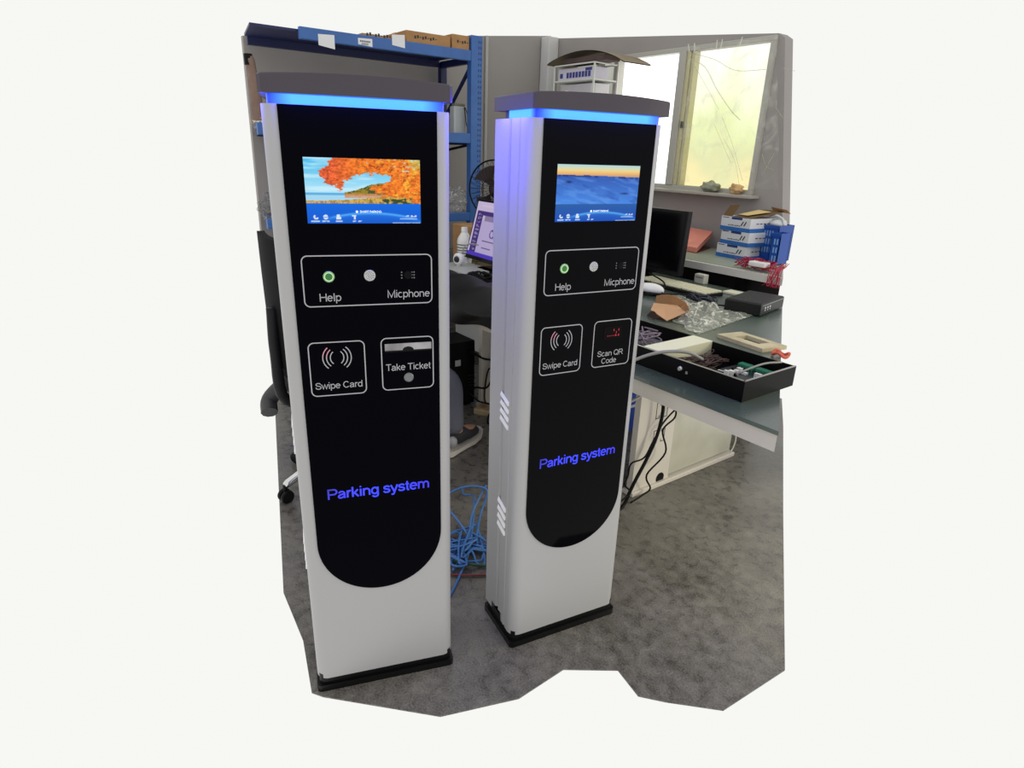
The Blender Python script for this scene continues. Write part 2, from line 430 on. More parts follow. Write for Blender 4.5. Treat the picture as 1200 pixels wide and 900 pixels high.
def neon_mat():
    m = bpy.data.materials.new('blue backlit lettering'); m.use_nodes = True; nt = m.node_tree; b = nt.nodes['Principled BSDF']
    b.inputs['Base Color'].default_value = (.01, .01, .1, 1)
    tc = nt.nodes.new('ShaderNodeTexCoord'); sp = nt.nodes.new('ShaderNodeSeparateXYZ'); nt.links.new(tc.outputs['Object'], sp.inputs['Vector'])
    r = nt.nodes.new('ShaderNodeMapRange'); r.inputs['From Min'].default_value = -.12; r.inputs['From Max'].default_value = .125
    nt.links.new(sp.outputs['X'], r.inputs['Value'])
    n = nt.nodes.new('ShaderNodeTexNoise'); n.inputs['Scale'].default_value = 45; nt.links.new(tc.outputs['Object'], n.inputs['Vector'])
    ad = nt.nodes.new('ShaderNodeMath'); ad.operation = 'MULTIPLY_ADD'; ad.inputs[1].default_value = .25; nt.links.new(n.outputs['Fac'], ad.inputs[0])
    nt.links.new(r.outputs[0], ad.inputs[2])
    rp = nt.nodes.new('ShaderNodeValToRGB'); e = rp.color_ramp.elements
    e[0].position = .12; e[0].color = (.012, .012, .28, 1); e[1].position = .3; e[1].color = (.03, .035, .85, 1)
    for p_, c_ in ((.55, (.022, .04, 1., 1)), (.95, (.022, .035, .95, 1)), (1.05, (.02, .02, .6, 1))):
        x = e.new(min(1, p_)); x.color = c_
    nt.links.new(ad.outputs[0], rp.inputs['Fac']); nt.links.new(rp.outputs['Color'], b.inputs['Emission Color'])
    b.inputs['Emission Strength'].default_value = 1.5
    return m
NEON = neon_mat()
green_led = mat('green led', (120, 170, 110), .4, emit=(190, 235, 175), estr=.7)
red_led = mat('red led', (120, 15, 25), .4, emit=(235, 30, 50), estr=.45)
wave_pink = mat('pink lit ink', (190, 140, 152), .5, emit=(215, 120, 140), estr=.22)
louver_mat = mat('bright louver', (238, 238, 240), .4, emit=(255, 255, 255), estr=.04)  # painted brighter, with a faint glow, for the light louvers catch
white_text = mat('screen white text', (230, 240, 255), .5, emit=(225, 236, 255), estr=.9)

def kiosk(label, loc, yaw, kind):
    root = thing('parking_kiosk', label, 'parking kiosk', loc, yaw, None)
    # plinth: two black steps
    m = MB(); m.prism(rrect(-.186, 0.0, .186, .196, .012), 0, .020); m.prism(rrect(-.179, .007, .179, .189, .012), .020, .052)
    m.build('plinth', mat('black base', (9, 9, 10), .35, spec=.3), root, 35)
    # housing: folded sheet profile with rounded front corners and grooves along the sides
    H, D, r, y0 = .1836, .193, .030, .003
    left = []
    left += [(-.160, D, .044), (-.150, D, .044)] and [(-H+.008, D, .044), (-H, D-.008, .044), (-H, .142, .046), (-H, .1415, .070), (-H, .112, .070), (-H+.006, .1075, .070), (-H+.006, .101, .070), (-H, .096, .070), (-H, .076, .070), (-H, .0755, .044), (-H, .058, .042), (-H+.0025, .0555, .042), (-H+.0025, .052, .042), (-H, .0495, .042)]
    for k in range(0, 9):
        a = math.radians(180+90*k/8); left.append((-H+r+r*math.cos(a), y0+r+r*math.sin(a), .040))
    pts = left + [(-x, y, z) for x, y, z in left[::-1]]
    m = MB(); m.prism([(p[0], p[1]) for p in pts], 0, 1.45, z0s=[p[2] for p in pts])
    # small screw-like hole and back door seam are behind the view; side flanges at the top
    m.build('housing', white_shell, root, 28)
    # black U-shaped panel
    W = .153; zc = .309+W
    out = [(W*math.cos(a), zc+W*math.sin(a)) for a in [PI+PI*k/40 for k in range(41)]]+[(W, 1.4495), (-W, 1.4495)]
    m = MB(); m.prism(out, -.004, .0005, M=FRONT)
    panel = m.build('front_panel', mat('black acrylic', (2, 2, 7), .06, spec=.03) if kind == 'ticket' else mat('reflecting black acrylic', (4, 4, 7), .06, spec=.06), root, 30)  # right panel: same acrylic, stronger reflection put into tone and gloss
    Y = -.0008
    def outline(x0, z0, x1, z1, r=.013, t=.0024):
        a = rrect(x0, z0, x1, z1, r); b = rrect(x0+t, z0+t, x1-t, z1-t, r-t)
        m = MB(); A = [m.bm.verts.new((p[0], Y, p[1])) for p in a]; B = [m.bm.verts.new((p[0], Y, p[1])) for p in b]
        for i in range(len(A)):
            j = (i+1) % len(A); m.face([A[i], A[j], B[j], B[i]])
        return m.build('printed_border', print_grey, panel)
    outline(-.1344, 1.0554, .1387, 1.1648)
    outline(-.1358, .8515, -.0146, .9776)
    outline(.0200, .8535, .1395, .9795)
    text_mesh('lettering', 'Help', print_grey, panel, -.1020, -.0590, 1.0672, Y, h=.0170)
    text_mesh('lettering', 'Micphone', print_grey, panel, .0405, .1320, 1.0705, Y, h=.0165)
    text_mesh('lettering', 'Swipe Card', print_grey, panel, -.1255, -.0245, .8685, Y, h=.0155)
    text_mesh('lettering', 'Parking system', NEON, panel, -.1184, .1229, .5864, Y-.0004, h=.0272, pen=.15)
    # contactless waves
    m = MB(); q = MB()
    cx, cz = -.0755, .9405
    for sgn in (-1, 1):
        for j, (off, hh) in enumerate(((.0315, .0245), (.0235, .0195), (.0155, .0145))):
            R = hh*1.30; ang = math.asin(min(1, hh/R)); t = .0021
            ccx = cx+sgn*(off-R)
            prev = None; N = 14
            for k in range(N+1):
                a = -ang+2*ang*k/N
                pi_ = Vector((ccx+sgn*(R-t)*math.cos(a), Y, cz+(R-t)*math.sin(a))); po = Vector((ccx+sgn*R*math.cos(a), Y, cz+R*math.sin(a)))
                if prev:
                    tgt = q if (sgn < 0 and j < 2 and k > 8) else m
                    tgt.face([tgt.bm.verts.new(v) for v in (prev[0], prev[1], po, pi_)])
                prev = (pi_, po)
    m.build('swipe_symbol', print_grey, panel); q.build('swipe_symbol_highlight', wave_pink, panel)
    # screen
    fn = autumn if kind == 'ticket' else dunes
    scr = picture('screen', -.114, .116, 1.2293, 1.3561, -.0009, fn, root)
    text_mesh('lettering', 'SMART PARKING', white_text, scr, -.010, .034, 1.2508, -.0014, h=.0042, pen=.12)
    m = MB(); m.prism(rrect(-.0180, 1.2506, -.0138, 1.2548, .0012), .0012, .0014, M=FRONT); m.build('screen_logo', white_text, scr)
    # help button: chrome ring, green glow, dark middle
    Mb = Matrix.Translation((-.0808, 0, 1.1200)) @ FRONT
    m = MB(); m.lathe([(.0118, -.001), (.0118, .003), (.0104, .0045), (.0092, .0035), (.0092, .001)], Mb, 28)
    btn = m.build('help_button', mat('button chrome', (165, 200, 155), .35, metal=.5), root, 40)
    m = MB(); m.lathe([(.0092, .0015), (.0092, .0036), (.0076, .0036), (.0076, .0015)], Mb, 28); m.build('light_ring', green_led, btn, 40)
    m = MB(); m.lathe([(.0076, .001), (.0076, .003), (.005, .0038), (0, .004)], Mb, 24); m.build('button_face', mat('dark green button', (46, 92, 44), .35, emit=(50, 120, 45), estr=.35), btn, 40)
    # speaker disc with holes
    Ms = Matrix.Translation((.0036, 0, 1.1205)) @ FRONT
    m = MB(); m.lathe([(.0122, -.001), (.0122, .002), (.0112, .003), (0, .0032)], Ms, 28)
    sp = m.build('speaker', mat('speckled steel', (186, 186, 188), .45, metal=.6, var=.25, vscale=420), root, 40)
    m = MB()
    for ring, n in ((.004, 6), (.0078, 11), (0, 1)):
        for k in range(n):
            a = 2*PI*k/n; m.lathe([(.0009, .0033), (0, .00335)], Ms @ Matrix.Translation((ring*math.cos(a), ring*math.sin(a), 0)), 6)
    m.build('speaker_hole', black_plas, sp)
    # microphone: camera-like dark eye with two columns of holes
    Mm = Matrix.Translation((.0853, 0, 1.1195)) @ FRONT
    m = MB(); m.lathe([(.0085, 0), (.0085, .0012), (.007, .0016), (0, .0012)], Mm, 24); mic = m.build('microphone', mat('dark lens', (6, 6, 10), .2, spec=.1), root, 40)
    m = MB()
    for sx in (-.0135, .0135):
        for k in (-1, 0, 1):
            m.lathe([(.0017, .001), (0, .0011)], Mm @ Matrix.Translation((sx, k*.0062, 0)), 8)
            if sx > 0: m.lathe([(.0013, .001), (0, .0011)], Mm @ Matrix.Translation((sx-.0045, k*.0062, 0)), 8)
    m.build('microphone_hole', mat('grey dots', (105, 105, 110), .6), mic)
    if kind == 'ticket':
        text_mesh('lettering', 'Take Ticket', print_grey, panel, .0310, .1315, .9010, Y, h=.0160)
        m = MB(); m.prism([(.0288, .9500), (.1340, .9500), (.1340, .9660), (.0288, .9660)], 0, .004, M=FRONT)
        sl = m.build('ticket_slot', mat('polished steel', (165, 163, 165), .3, metal=.9, var=.45, vscale=14), root)
        hc = [(.0810+.0125*math.cos(a), .9500+.0078*math.sin(a)) for a in [PI*k/14 for k in range(15)]]
        m = MB(); m.prism(hc, .0035, .0046, M=FRONT); m.build('finger_notch', black_plas, sl)
        m = MB(); m.prism([(.0288, .9460), (.1340, .9460), (.1340, .9500), (.0288, .9500)], 0, .0025, M=FRONT); m.build('slot_mouth', black_plas, sl)
        Mt = Matrix.Translation((.0810, 0, .8825)) @ FRONT
        m = MB(); m.lathe([(.0112, -.001), (.0112, .002), (.0098, .0034), (.0088, .0028), (0, .0032)], Mt, 28); m.build('ticket_button', mat('grey steel button', (120, 122, 124), .35, metal=.7, var=.2, vscale=300), root, 40)
    else:
        text_mesh('lettering', 'Scan QR', print_grey, panel, .0378, .1175, .8825, Y, h=.0150)
        text_mesh('lettering', 'Code', print_grey, panel, .0520, .0980, .8620, Y, h=.0150)
        m = MB(); m.prism(rrect(.052, .928, .108, .962, .002), 0, .0012, M=FRONT); sw = m.build('scanner_window', mat('dark red glass', (6, 2, 4), .15, spec=.08), root)
        m = MB()
        for k in range(9):
            x = .066+.0042*k+.002*math.sin(k*3.); z = .945+.008*math.sin(k*2.1)
            if k > 3: m.prism([(x, z-.003), (x+.0018, z-.003), (x+.0018, z+.003), (x, z+.003)], .0012, .0016, M=FRONT)
        for k in range(7):
            x = .063+.0055*k; m.prism([(x, .936), (x+.002, .936), (x+.002, .938), (x, .938)], .0012, .0016, M=FRONT)
        m.build('scanner_light', red_led, sw)
    # light strip and cap
    m = MB(); m.prism(rrect(-.1715, .004, .1715, .152, .02), 1.4496, 1.4675); m.build('light_strip', LED, root, 35)
    m = MB(); m.prism(rrect(-.160, .020, .160, .186, .01), 1.4496, 1.4675); m.build('neck', navy, root, 35)
    def cap_out(o=0.):
        pts = []; N = 24; rr = .012
        for k in range(N+1):
            x = -.178+.356*k/N; pts.append((x, -.010-.018*(1-(x/.178)**2)))
        pts = [(-.1845, .191), (-.1845, -.003)]+pts+[(.1845, -.003), (.1845, .191)]
        return pts
    m = MB(); pts = cap_out()
    n = len(pts)
    rows = []
    for zf, sc in ((lambda p: 1.4675, 1.0), (lambda p: 1.4975+.004*(1-(p[0]/.19)**2), 1.0), (lambda p: 1.500+.005*(1-(p[0]/.19)**2), .985)):
        rows.append([m.bm.verts.new((p[0]*sc, .09+(p[1]-.09)*sc, zf(p))) for p in pts])
    for a, b in zip(rows, rows[1:]):
        for i in range(n):
            j = (i+1) % n; m.face([a[i], a[j], b[j], b[i]])
    m.face(rows[0][::-1]); m.face(rows[-1])
    m.build('top_cap', cap_grey, root, 30)
    # louvers in two groups on each side
    for sgn in (-1, 1):
        for zt, zb in ((.772, .680), (.450, .348)):
            m = MB(); n = 4; dz = (zt-zb)/n
            for k in range(n):
                z1 = zt-k*dz; z0 = z1-dz*.62
                ya, yb = .111, .064
                prof = [(ya, z1-.004), (ya, z0), (yb, z0-.016), (yb, z1-.020)]
                A = [m.bm.verts.new((sgn*(.1836+.0002), p[0], p[1]+.012)) for p in prof]
                B = [m.bm.verts.new((sgn*(.1836+(.0045 if i in (1, 2) else .001)), p[0], p[1]+.012)) for i, p in enumerate(prof)]
                m.face(A); m.face(B)
                for i in range(4): m.face([A[i], A[(i+1) % 4], B[(i+1) % 4], B[i]])
            m.build('louver_group', louver_mat, root)
    # the LEDs behind the strip light the faces below
    def area(name, loc, rot, sx, sy, e, c=(.035, .03, 1.)):
        l = bpy.data.lights.new(name, 'AREA'); l.shape = 'RECTANGLE'; l.size = sx; l.size_y = sy; l.energy = e; l.color = c
        o = bpy.data.objects.new(name, l); COL.objects.link(o); o.parent = root; o.location = loc; o.rotation_euler = rot
    area('led_lamp', (-.195, .085, 1.466), (0, math.radians(30), 0), .012, .13, 1.15)
    area('led_lamp', (.195, .085, 1.466), (0, math.radians(-30), 0), .012, .13, 1.15)
    area('led_lamp', (0, -.016, 1.4655), (math.radians(25), 0, 0), .30, .008, .5)
    return root

kiosk('white parking kiosk on the left with ticket slot and autumn lake screen', (-1.2474, .5437, 0), math.radians(71.0036), 'ticket')
kiosk('white parking kiosk on the right with scan code box and snowy hills screen', (-1.1107, 1.0713, 0), math.radians(80.1587), 'scan')

# ------------------------------------------------------------------ ROOM SHELL
def floor_mat():
    m = bpy.data.materials.new('dark painted concrete'); m.use_nodes = True; nt = m.node_tree; b = nt.nodes['Principled BSDF']
    tc = nt.nodes.new('ShaderNodeTexCoord')
    def noise(sc, det=6, dist=0.):
        n = nt.nodes.new('ShaderNodeTexNoise'); n.inputs['Scale'].default_value = sc; n.inputs['Detail'].default_value = det; n.inputs['Distortion'].default_value = dist
        nt.links.new(tc.outputs['Object'], n.inputs['Vector']); return n
    big, mid, fine = noise(3.5, 8, .2), noise(26, 9, .4), noise(190, 3)
    def mixf(a, b_, f):
        x = nt.nodes.new('ShaderNodeMix'); x.data_type = 'FLOAT'; x.inputs[0].default_value = f
        nt.links.new(a, x.inputs[2]); nt.links.new(b_, x.inputs[3]); return x.outputs[0]
    s = mixf(mixf(big.outputs['Fac'], mid.outputs['Fac'], .55), fine.outputs['Fac'], .40)
    r = nt.nodes.new('ShaderNodeValToRGB'); e = r.color_ramp.elements
    e[0].position = .37; e[0].color = (*lin((60, 57, 54)), 1); e[1].position = .64; e[1].color = (*lin((132, 128, 120)), 1)
    nt.links.new(s, r.inputs['Fac']); nt.links.new(r.outputs['Color'], b.inputs['Base Color'])
    mr = nt.nodes.new('ShaderNodeMapRange'); mr.inputs['From Min'].default_value = .3; mr.inputs['From Max'].default_value = .7
    mr.inputs['To Min'].default_value = .20; mr.inputs['To Max'].default_value = .46
    nt.links.new(mid.outputs['Fac'], mr.inputs['Value']); nt.links.new(mr.outputs[0], b.inputs['Roughness'])
    b.inputs['Specular IOR Level'].default_value = .5
    bp = nt.nodes.new('ShaderNodeBump'); bp.inputs['Strength'].default_value = .18; bp.inputs['Distance'].default_value = .003
    nt.links.new(s, bp.inputs['Height']); nt.links.new(bp.outputs['Normal'], b.inputs['Normal'])
    return m
FL = [(-4.29, 1.14), (-3.435, .891), (-1.765, .419), (-1.52, .40), (-1.32, .355), (-1.290, .375), (-1.058, .601), (-.987, .803), (-.995, .968), (-.904, 1.095), (-.808, 1.076), (-.752, 1.123), (-.645, 1.230), (-.628, 1.497), (-1.113, 2.286), (-1.613, 3.109), (-1.86, 3.5), (-4.29, 3.5)]
m = MB(); m.prism(FL, -.004, 0); struct(m.build('floor', floor_mat()))

# wall behind the shelving (x = -4.29), cut along its sloping top
m = MB()
pts = [(1.14, 0), (3.5, 0), (3.5, 2.245), (1.16, 1.972)]
A = [m.bm.verts.new((-4.29, p[0], p[1])) for p in pts]; B = [m.bm.verts.new((-4.33, p[0], p[1])) for p in pts]
m.face(A); m.face(B[::-1])
for i in range(4): m.face([A[i], B[i], B[(i+1) % 4], A[(i+1) % 4]])
struct(m.build('wall_left', wall_grey))
# window wall (y = 3.5) with opening x -4.16..-2.285, z 1.205..2.015
m = MB()
def wp(x0, x1, z0, z1, zt1=None):
    zt1 = z1 if zt1 is None else zt1
    q = [(x0, z0), (x1, z0), (x1, zt1), (x0, z1)]
    A = [m.bm.verts.new((p[0], 3.5, p[1])) for p in q]; B = [m.bm.verts.new((p[0], 3.58, p[1])) for p in q]
    m.face(A); m.face(B[::-1])
    for i in range(4): m.face([A[i], B[i], B[(i+1) % 4], A[(i+1) % 4]])
wp(-4.33, -4.16, 0, 2.235, 2.215); wp(-4.16, -2.285, 0, 1.185); wp(-4.16, -2.285, 2.035, 2.215, 2.045); 
q = [(-2.285, 0), (-2.06, 0), (-2.05, .95), (-2.245, 2.02), (-2.285, 2.045)]
A = [m.bm.verts.new((p[0], 3.5, p[1])) for p in q]; B = [m.bm.verts.new((p[0], 3.58, p[1])) for p in q]
m.face(A); m.face(B[::-1])
for i in range(5): m.face([A[i], B[i], B[(i+1) % 5], A[(i+1) % 5]])
struct(m.build('wall_back', wall_grey))
m = MB(); m.box((-4.285, 3.40, 0), (-4.185, 3.498, 2.222), bev=.006); struct(m.build('trim_1', mat('white column', (205, 205, 205), .6)))
m = MB(); m.tube([(-4.275, 2.885, .9), (-4.275, 2.885, 2.172)], .012); struct(m.build('trim_2', mat('pale conduit', (178, 176, 172), .6), smooth=60))

# window: frame, sashes, frosted daylight panes
def pane_mat(name, cols, s, scale=2.5, seed=0., streak=1.):
    m = bpy.data.materials.new(name); m.use_nodes = True; nt = m.node_tree; b = nt.nodes['Principled BSDF']
    tc = nt.nodes.new('ShaderNodeTexCoord'); mp = nt.nodes.new('ShaderNodeMapping'); mp.inputs['Scale'].default_value = (streak, 1, 1); mp.inputs['Location'].default_value = (seed, 0, 0)
    n = nt.nodes.new('ShaderNodeTexNoise'); n.inputs['Scale'].default_value = scale; n.inputs['Detail'].default_value = 5
    nt.links.new(tc.outputs['Object'], mp.inputs['Vector']); nt.links.new(mp.outputs['Vector'], n.inputs['Vector'])
    sp = nt.nodes.new('ShaderNodeSeparateXYZ'); nt.links.new(tc.outputs['Object'], sp.inputs['Vector'])
    mr = nt.nodes.new('ShaderNodeMapRange'); mr.inputs['From Min'].default_value = 2.0; mr.inputs['From Max'].default_value = 1.2; nt.links.new(sp.outputs['Z'], mr.inputs['Value'])
    ad = nt.nodes.new('ShaderNodeMath'); ad.operation = 'MULTIPLY_ADD'; ad.inputs[1].default_value = .65; ad.inputs[2].default_value = -.33
    nt.links.new(n.outputs['Fac'], ad.inputs[0])
    a2 = nt.nodes.new('ShaderNodeMath'); a2.operation = 'ADD'; nt.links.new(ad.outputs[0], a2.inputs[0]); nt.links.new(mr.outputs[0], a2.inputs[1])
    r = nt.nodes.new('ShaderNodeValToRGB'); el = r.color_ramp.elements
    while len(el) < len(cols): el.new(.5)
    for i, (p, c) in enumerate(cols): el[i].position = p; el[i].color = (*lin(c), 1)
    nt.links.new(a2.outputs[0], r.inputs['Fac']); nt.links.new(r.outputs['Color'], b.inputs['Emission Color'])
    b.inputs['Emission Strength'].default_value = s; b.inputs['Base Color'].default_value = (.02, .02, .02, 1); b.inputs['Roughness'].default_value = .5
    b.inputs['Specular IOR Level'].default_value = .2
    return m
pane_a = pane_mat('bright frosted pane', [(0., (255, 255, 253)), (.45, (252, 255, 248)), (.7, (232, 245, 228)), (1., (222, 240, 235))], 2.2, 5, 1.)
pane_b = pane_mat('yellow green lit pane', [(0., (255, 255, 248)), (.30, (248, 250, 215)), (.55, (230, 238, 180)), (.8, (222, 224, 172)), (1., (246, 232, 172))], 1.12, 3.2, 3., 1.8)
pane_c = pane_mat('shaded pane', [(0., (205, 205, 195)), (.5, (150, 152, 132)), (1., (170, 172, 140))], .75, 2, 5., 8.)
frame_m = mat('grey window frame', (176, 174, 165), .5)
frame_y = mat('yellowed sash', (196, 190, 150), .5)
win = bpy.data.objects.new('window_1', None); COL.objects.link(win); win.location = (0, 0, 0); struct(win)
m = MB()
m.box((-4.16, 3.475, 2.008), (-2.285, 3.56, 2.036), bev=.003); m.box((-4.16, 3.475, 1.180), (-2.285, 3.56, 1.208), bev=.003)
m.box((-4.16, 3.475, 1.208), (-4.12, 3.56, 2.008)); m.box((-2.312, 3.475, 1.208), (-2.285, 3.56, 2.008)); m.box((-3.53, 3.47, 1.208), (-3.49, 3.56, 2.008)); m.box((-3.72, 3.48, 1.208), (-3.69, 3.56, 2.008))
m.box((-2.95, 3.465, 1.208), (-2.895, 3.54, 2.008), bev=.003)
m.build('window_frame', frame_m, win)
m = MB(); m.box((-2.895, 3.48, 1.208), (-2.868, 3.55, 2.008), bev=.002); m.box((-2.858, 3.485, 1.208), (-2.838, 3.55, 2.008), bev=.002); m.box((-2.866, 3.490, 1.208), (-2.860, 3.55, 2.008))
m.build('sash', frame_y, win)
m = MB(); m.box((-2.876, 3.466, 1.56), (-2.862, 3.482, 1.60), bev=.002); m.build('latch', dark_plas, win)
for x0, x1, pm in ((-4.12, -3.72, pane_c), (-3.69, -3.53, pane_c), (-3.49, -2.95, pane_a), (-2.838, -2.312, pane_b)):
    m = MB(); m.box((x0-.004, 3.535, 1.204), (x1+.004, 3.541, 2.012)); m.build('pane', pm, win)
m = MB(); m.box((-3.6, 3.40, 1.163), (-2.24, 3.50, 1.182), bev=.004); m.build('window_sill', mat('grey sill', (168, 164, 155), .5), win)

# clear plastic sheet taped over the right window and wall
def film_mat(name, a=.22, sc=9., c=(235, 235, 225)):
    m = bpy.data.materials.new(name); m.use_nodes = True; nt = m.node_tree; b = nt.nodes['Principled BSDF']
    b.inputs['Base Color'].default_value = (*lin(c), 1); b.inputs['Roughness'].default_value = .18
    tc = nt.nodes.new('ShaderNodeTexCoord'); n = nt.nodes.new('ShaderNodeTexNoise'); n.inputs['Scale'].default_value = sc; n.inputs['Detail'].default_value = 5; n.inputs['Distortion'].default_value = 1.2
    nt.links.new(tc.outputs['Object'], n.inputs['Vector'])
    r = nt.nodes.new('ShaderNodeValToRGB'); e = r.color_ramp.elements
    e[0].position = .50; e[0].color = (a*.35,)*3+(1,); e[1].position = .68; e[1].color = (min(1, a*2.2),)*3+(1,)
    nt.links.new(n.outputs['Fac'], r.inputs['Fac']); nt.links.new(r.outputs['Color'], b.inputs['Alpha'])
    bp = nt.nodes.new('ShaderNodeBump'); bp.inputs['Strength'].default_value = .8; bp.inputs['Distance'].default_value = .02
    nt.links.new(n.outputs['Fac'], bp.inputs['Height']); nt.links.new(bp.outputs['Normal'], b.inputs['Normal'])
    return m
film = film_mat('clear plastic film', .13, 7.)
def fsheet(u, v):
    z = 1.22+.82*v; x = -2.86+(.76-.17*v)*u
    y = 3.458+.010*math.sin(9*u+7*v)*math.sin(5*v+2)+.006*math.sin(31*u-17*v)+.004*math.sin(63*u+20*v)
    if z > 2.015: z = 2.015+.3*(z-2.015)
    return (x, y, z)
m = MB(); m.grid(fsheet, 60, 50)
t = thing('plastic_sheet', 'clear wrinkled plastic sheet taped over the right window pane and grey wall', 'plastic sheet')
m.build('sheet', film, t, 180)
m = MB()
crease = mat('crease highlight', (214, 212, 190), .3)
def fold(pts, r=.0014): m.tube([(x, 3.450, z) for x, z in pts], r, 5, smooth=5)
fold([(-2.84, 1.96), (-2.72, 1.90), (-2.62, 1.78), (-2.50, 1.66), (-2.42, 1.60)], .003); fold([(-2.82, 1.93), (-2.70, 1.80), (-2.58, 1.66)])
fold([(-2.84, 1.99), (-2.66, 1.94), (-2.5, 1.87), (-2.3, 1.86)], .0022); fold([(-2.55, 1.62), (-2.44, 1.45), (-2.34, 1.26)]); fold([(-2.52, 1.50), (-2.42, 1.38), (-2.36, 1.24)])
fold([(-2.60, 1.58), (-2.50, 1.44), (-2.44, 1.36)]); fold([(-2.22, 1.30), (-2.16, 1.42)]); fold([(-2.2, 1.66), (-2.14, 1.60)]); fold([(-2.24, 1.42), (-2.2, 1.35), (-2.15, 1.33)]); fold([(-2.2, 1.86), (-2.12, 1.84)])
m.build('fold', mat('film fold', (205, 205, 165), .3, alpha=.35), t, 180)
for k, x in enumerate((-2.86, -2.82, -2.66, -2.63, -2.50)):
    m = MB(); M = Matrix.Translation((x, 3.449, 1.995)) @ Matrix.Rotation(math.radians(-18+8*k), 4, 'Y'); m.box((0, 0, 0), (.006, .001, .05), M=M); m.build('tape', mat('clear tape', (214, 216, 205), .3), t)
# bundles lying on the sill
m = MB(); m.blob((-2.56, 3.445, 1.213), (.062, .030, .034), amp=.2, fr=4, seed=3, flat=-.030)
tag(m.build('cloth_bundle', mat('grey green bundle', (150, 152, 130), .8, var=.35, vscale=30), smooth=180), 'grey green crumpled bundle on the window sill behind plastic', 'bundle')
m = MB(); m.blob((-2.37, 3.445, 1.213), (.046, .028, .028), amp=.25, fr=4, seed=9, flat=-.030)
tag(m.build('orange_bag', mat('orange bag', (206, 168, 118), .7, var=.25, vscale=30), smooth=180), 'small orange brown crumpled bag at right end of the window sill', 'bag')

# ------------------------------------------------------------------ SHELVING RACK on the left wall
XF, XR = -3.80, -4.25
t = thing('shelving_rack', 'blue steel shelving rack along the left wall behind the kiosks', 'shelf', (0, 0, 0))
def post(name, x, y, z1, m_=shelf_blue):
    m = MB(); w_ = .028
    m.box((x-w_, y-.055, 0), (x, y+.03, z1)); 
    m.build(name, m_, t)
m = MB(); m.prism([(XF-.05, 2.445), (XF, 2.445), (XF, 2.530), (XF-.05, 2.530), (XF-.05, 2.525), (XF-.004, 2.525), (XF-.004, 2.45), (XF-.05, 2.45)], 0, 2.075)
p_ = m.build('post', shelf_blue, t)
m = MB()
for k in range(34):
    z = .95+k*.033
    for yy in (2.502, 2.518):
        m.box((XF-.0005, yy-.003, z-.007), (XF+.0008, yy+.003, z+.007))
m.build('post_slot', navy, p_)
for (x, y, z1) in ((XR, 2.455, 1.95), (XF-.05, 1.50, 1.46), (XR, 1.50, 1.46)):
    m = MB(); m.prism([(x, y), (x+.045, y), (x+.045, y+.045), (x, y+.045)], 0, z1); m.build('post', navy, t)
for z0, z1 in ((1.925, 1.987), (1.425, 1.488), (.915, .972), (.395, .46)):
    m = MB(); m.box((XF-.03, 1.33 if z0 > 1.9 else 1.055, z0), (XF-.002, 2.446, z1), bev=.004); b_ = m.build('beam', shelf_blue, t)
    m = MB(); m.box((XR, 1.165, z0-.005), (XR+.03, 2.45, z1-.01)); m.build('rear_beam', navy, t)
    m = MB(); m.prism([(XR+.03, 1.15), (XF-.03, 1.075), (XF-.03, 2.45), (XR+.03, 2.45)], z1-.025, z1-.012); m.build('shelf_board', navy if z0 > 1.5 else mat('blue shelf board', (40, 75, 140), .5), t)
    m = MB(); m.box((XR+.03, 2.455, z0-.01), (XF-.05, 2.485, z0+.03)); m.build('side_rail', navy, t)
m = MB(); m.tube([(XF-.03, 2.47, 1.915), (XR+.03, 2.47, 1.56)], .014, 6); m.build('brace', navy, t)
m = MB(); m.tube([(XF-.03, 2.47, 1.42), (XR+.03, 2.47, 1.37)], .009, 6); m.build('brace', black_plas, t)
# low cartons on the top shelf
def carton(label, lo, hi, group=None):
    c = thing('cardboard_box', label, 'box', ((lo[0]+hi[0])/2, (lo[1]+hi[1])/2, lo[2]), 0, group)
    dx, dy, dz = (hi[0]-lo[0])/2, (hi[1]-lo[1])/2, hi[2]-lo[2]
    m = MB(); m.box((-dx, -dy, 0), (dx, dy, dz), bev=.004); m.build('carton', card, c)
    m = MB(); m.box((-.025, -dy-.0006, dz-.02), (.025, dy+.0006, dz+.0008)); m.build('tape', mat('tan tape', (178, 146, 104), .4), c)
    m = MB()
    for k in range(9):
        y = -.10+k*.018
        if abs(y) < dy-.02: m.box((dx, y, dz*.45+.004*(k % 3)), (dx+.0006, y+.012, dz*.45+.012+.004*((k+1) % 3)))
    if len(m.bm.verts): m.build('printed_mark', ink_black, c)
    return c
carton('long brown cardboard box on top shelf, left of another box', (-4.15, 1.985, 1.977), (-3.815, 2.296, 2.050))
carton('brown cardboard box on top shelf beside the blue upright', (-4.15, 2.308, 1.977), (-3.815, 2.438, 2.068))
carton('brown cardboard box at left of the top shelf behind the white papers', (-4.15, 1.70, 1.977), (-3.815, 1.955, 2.0))
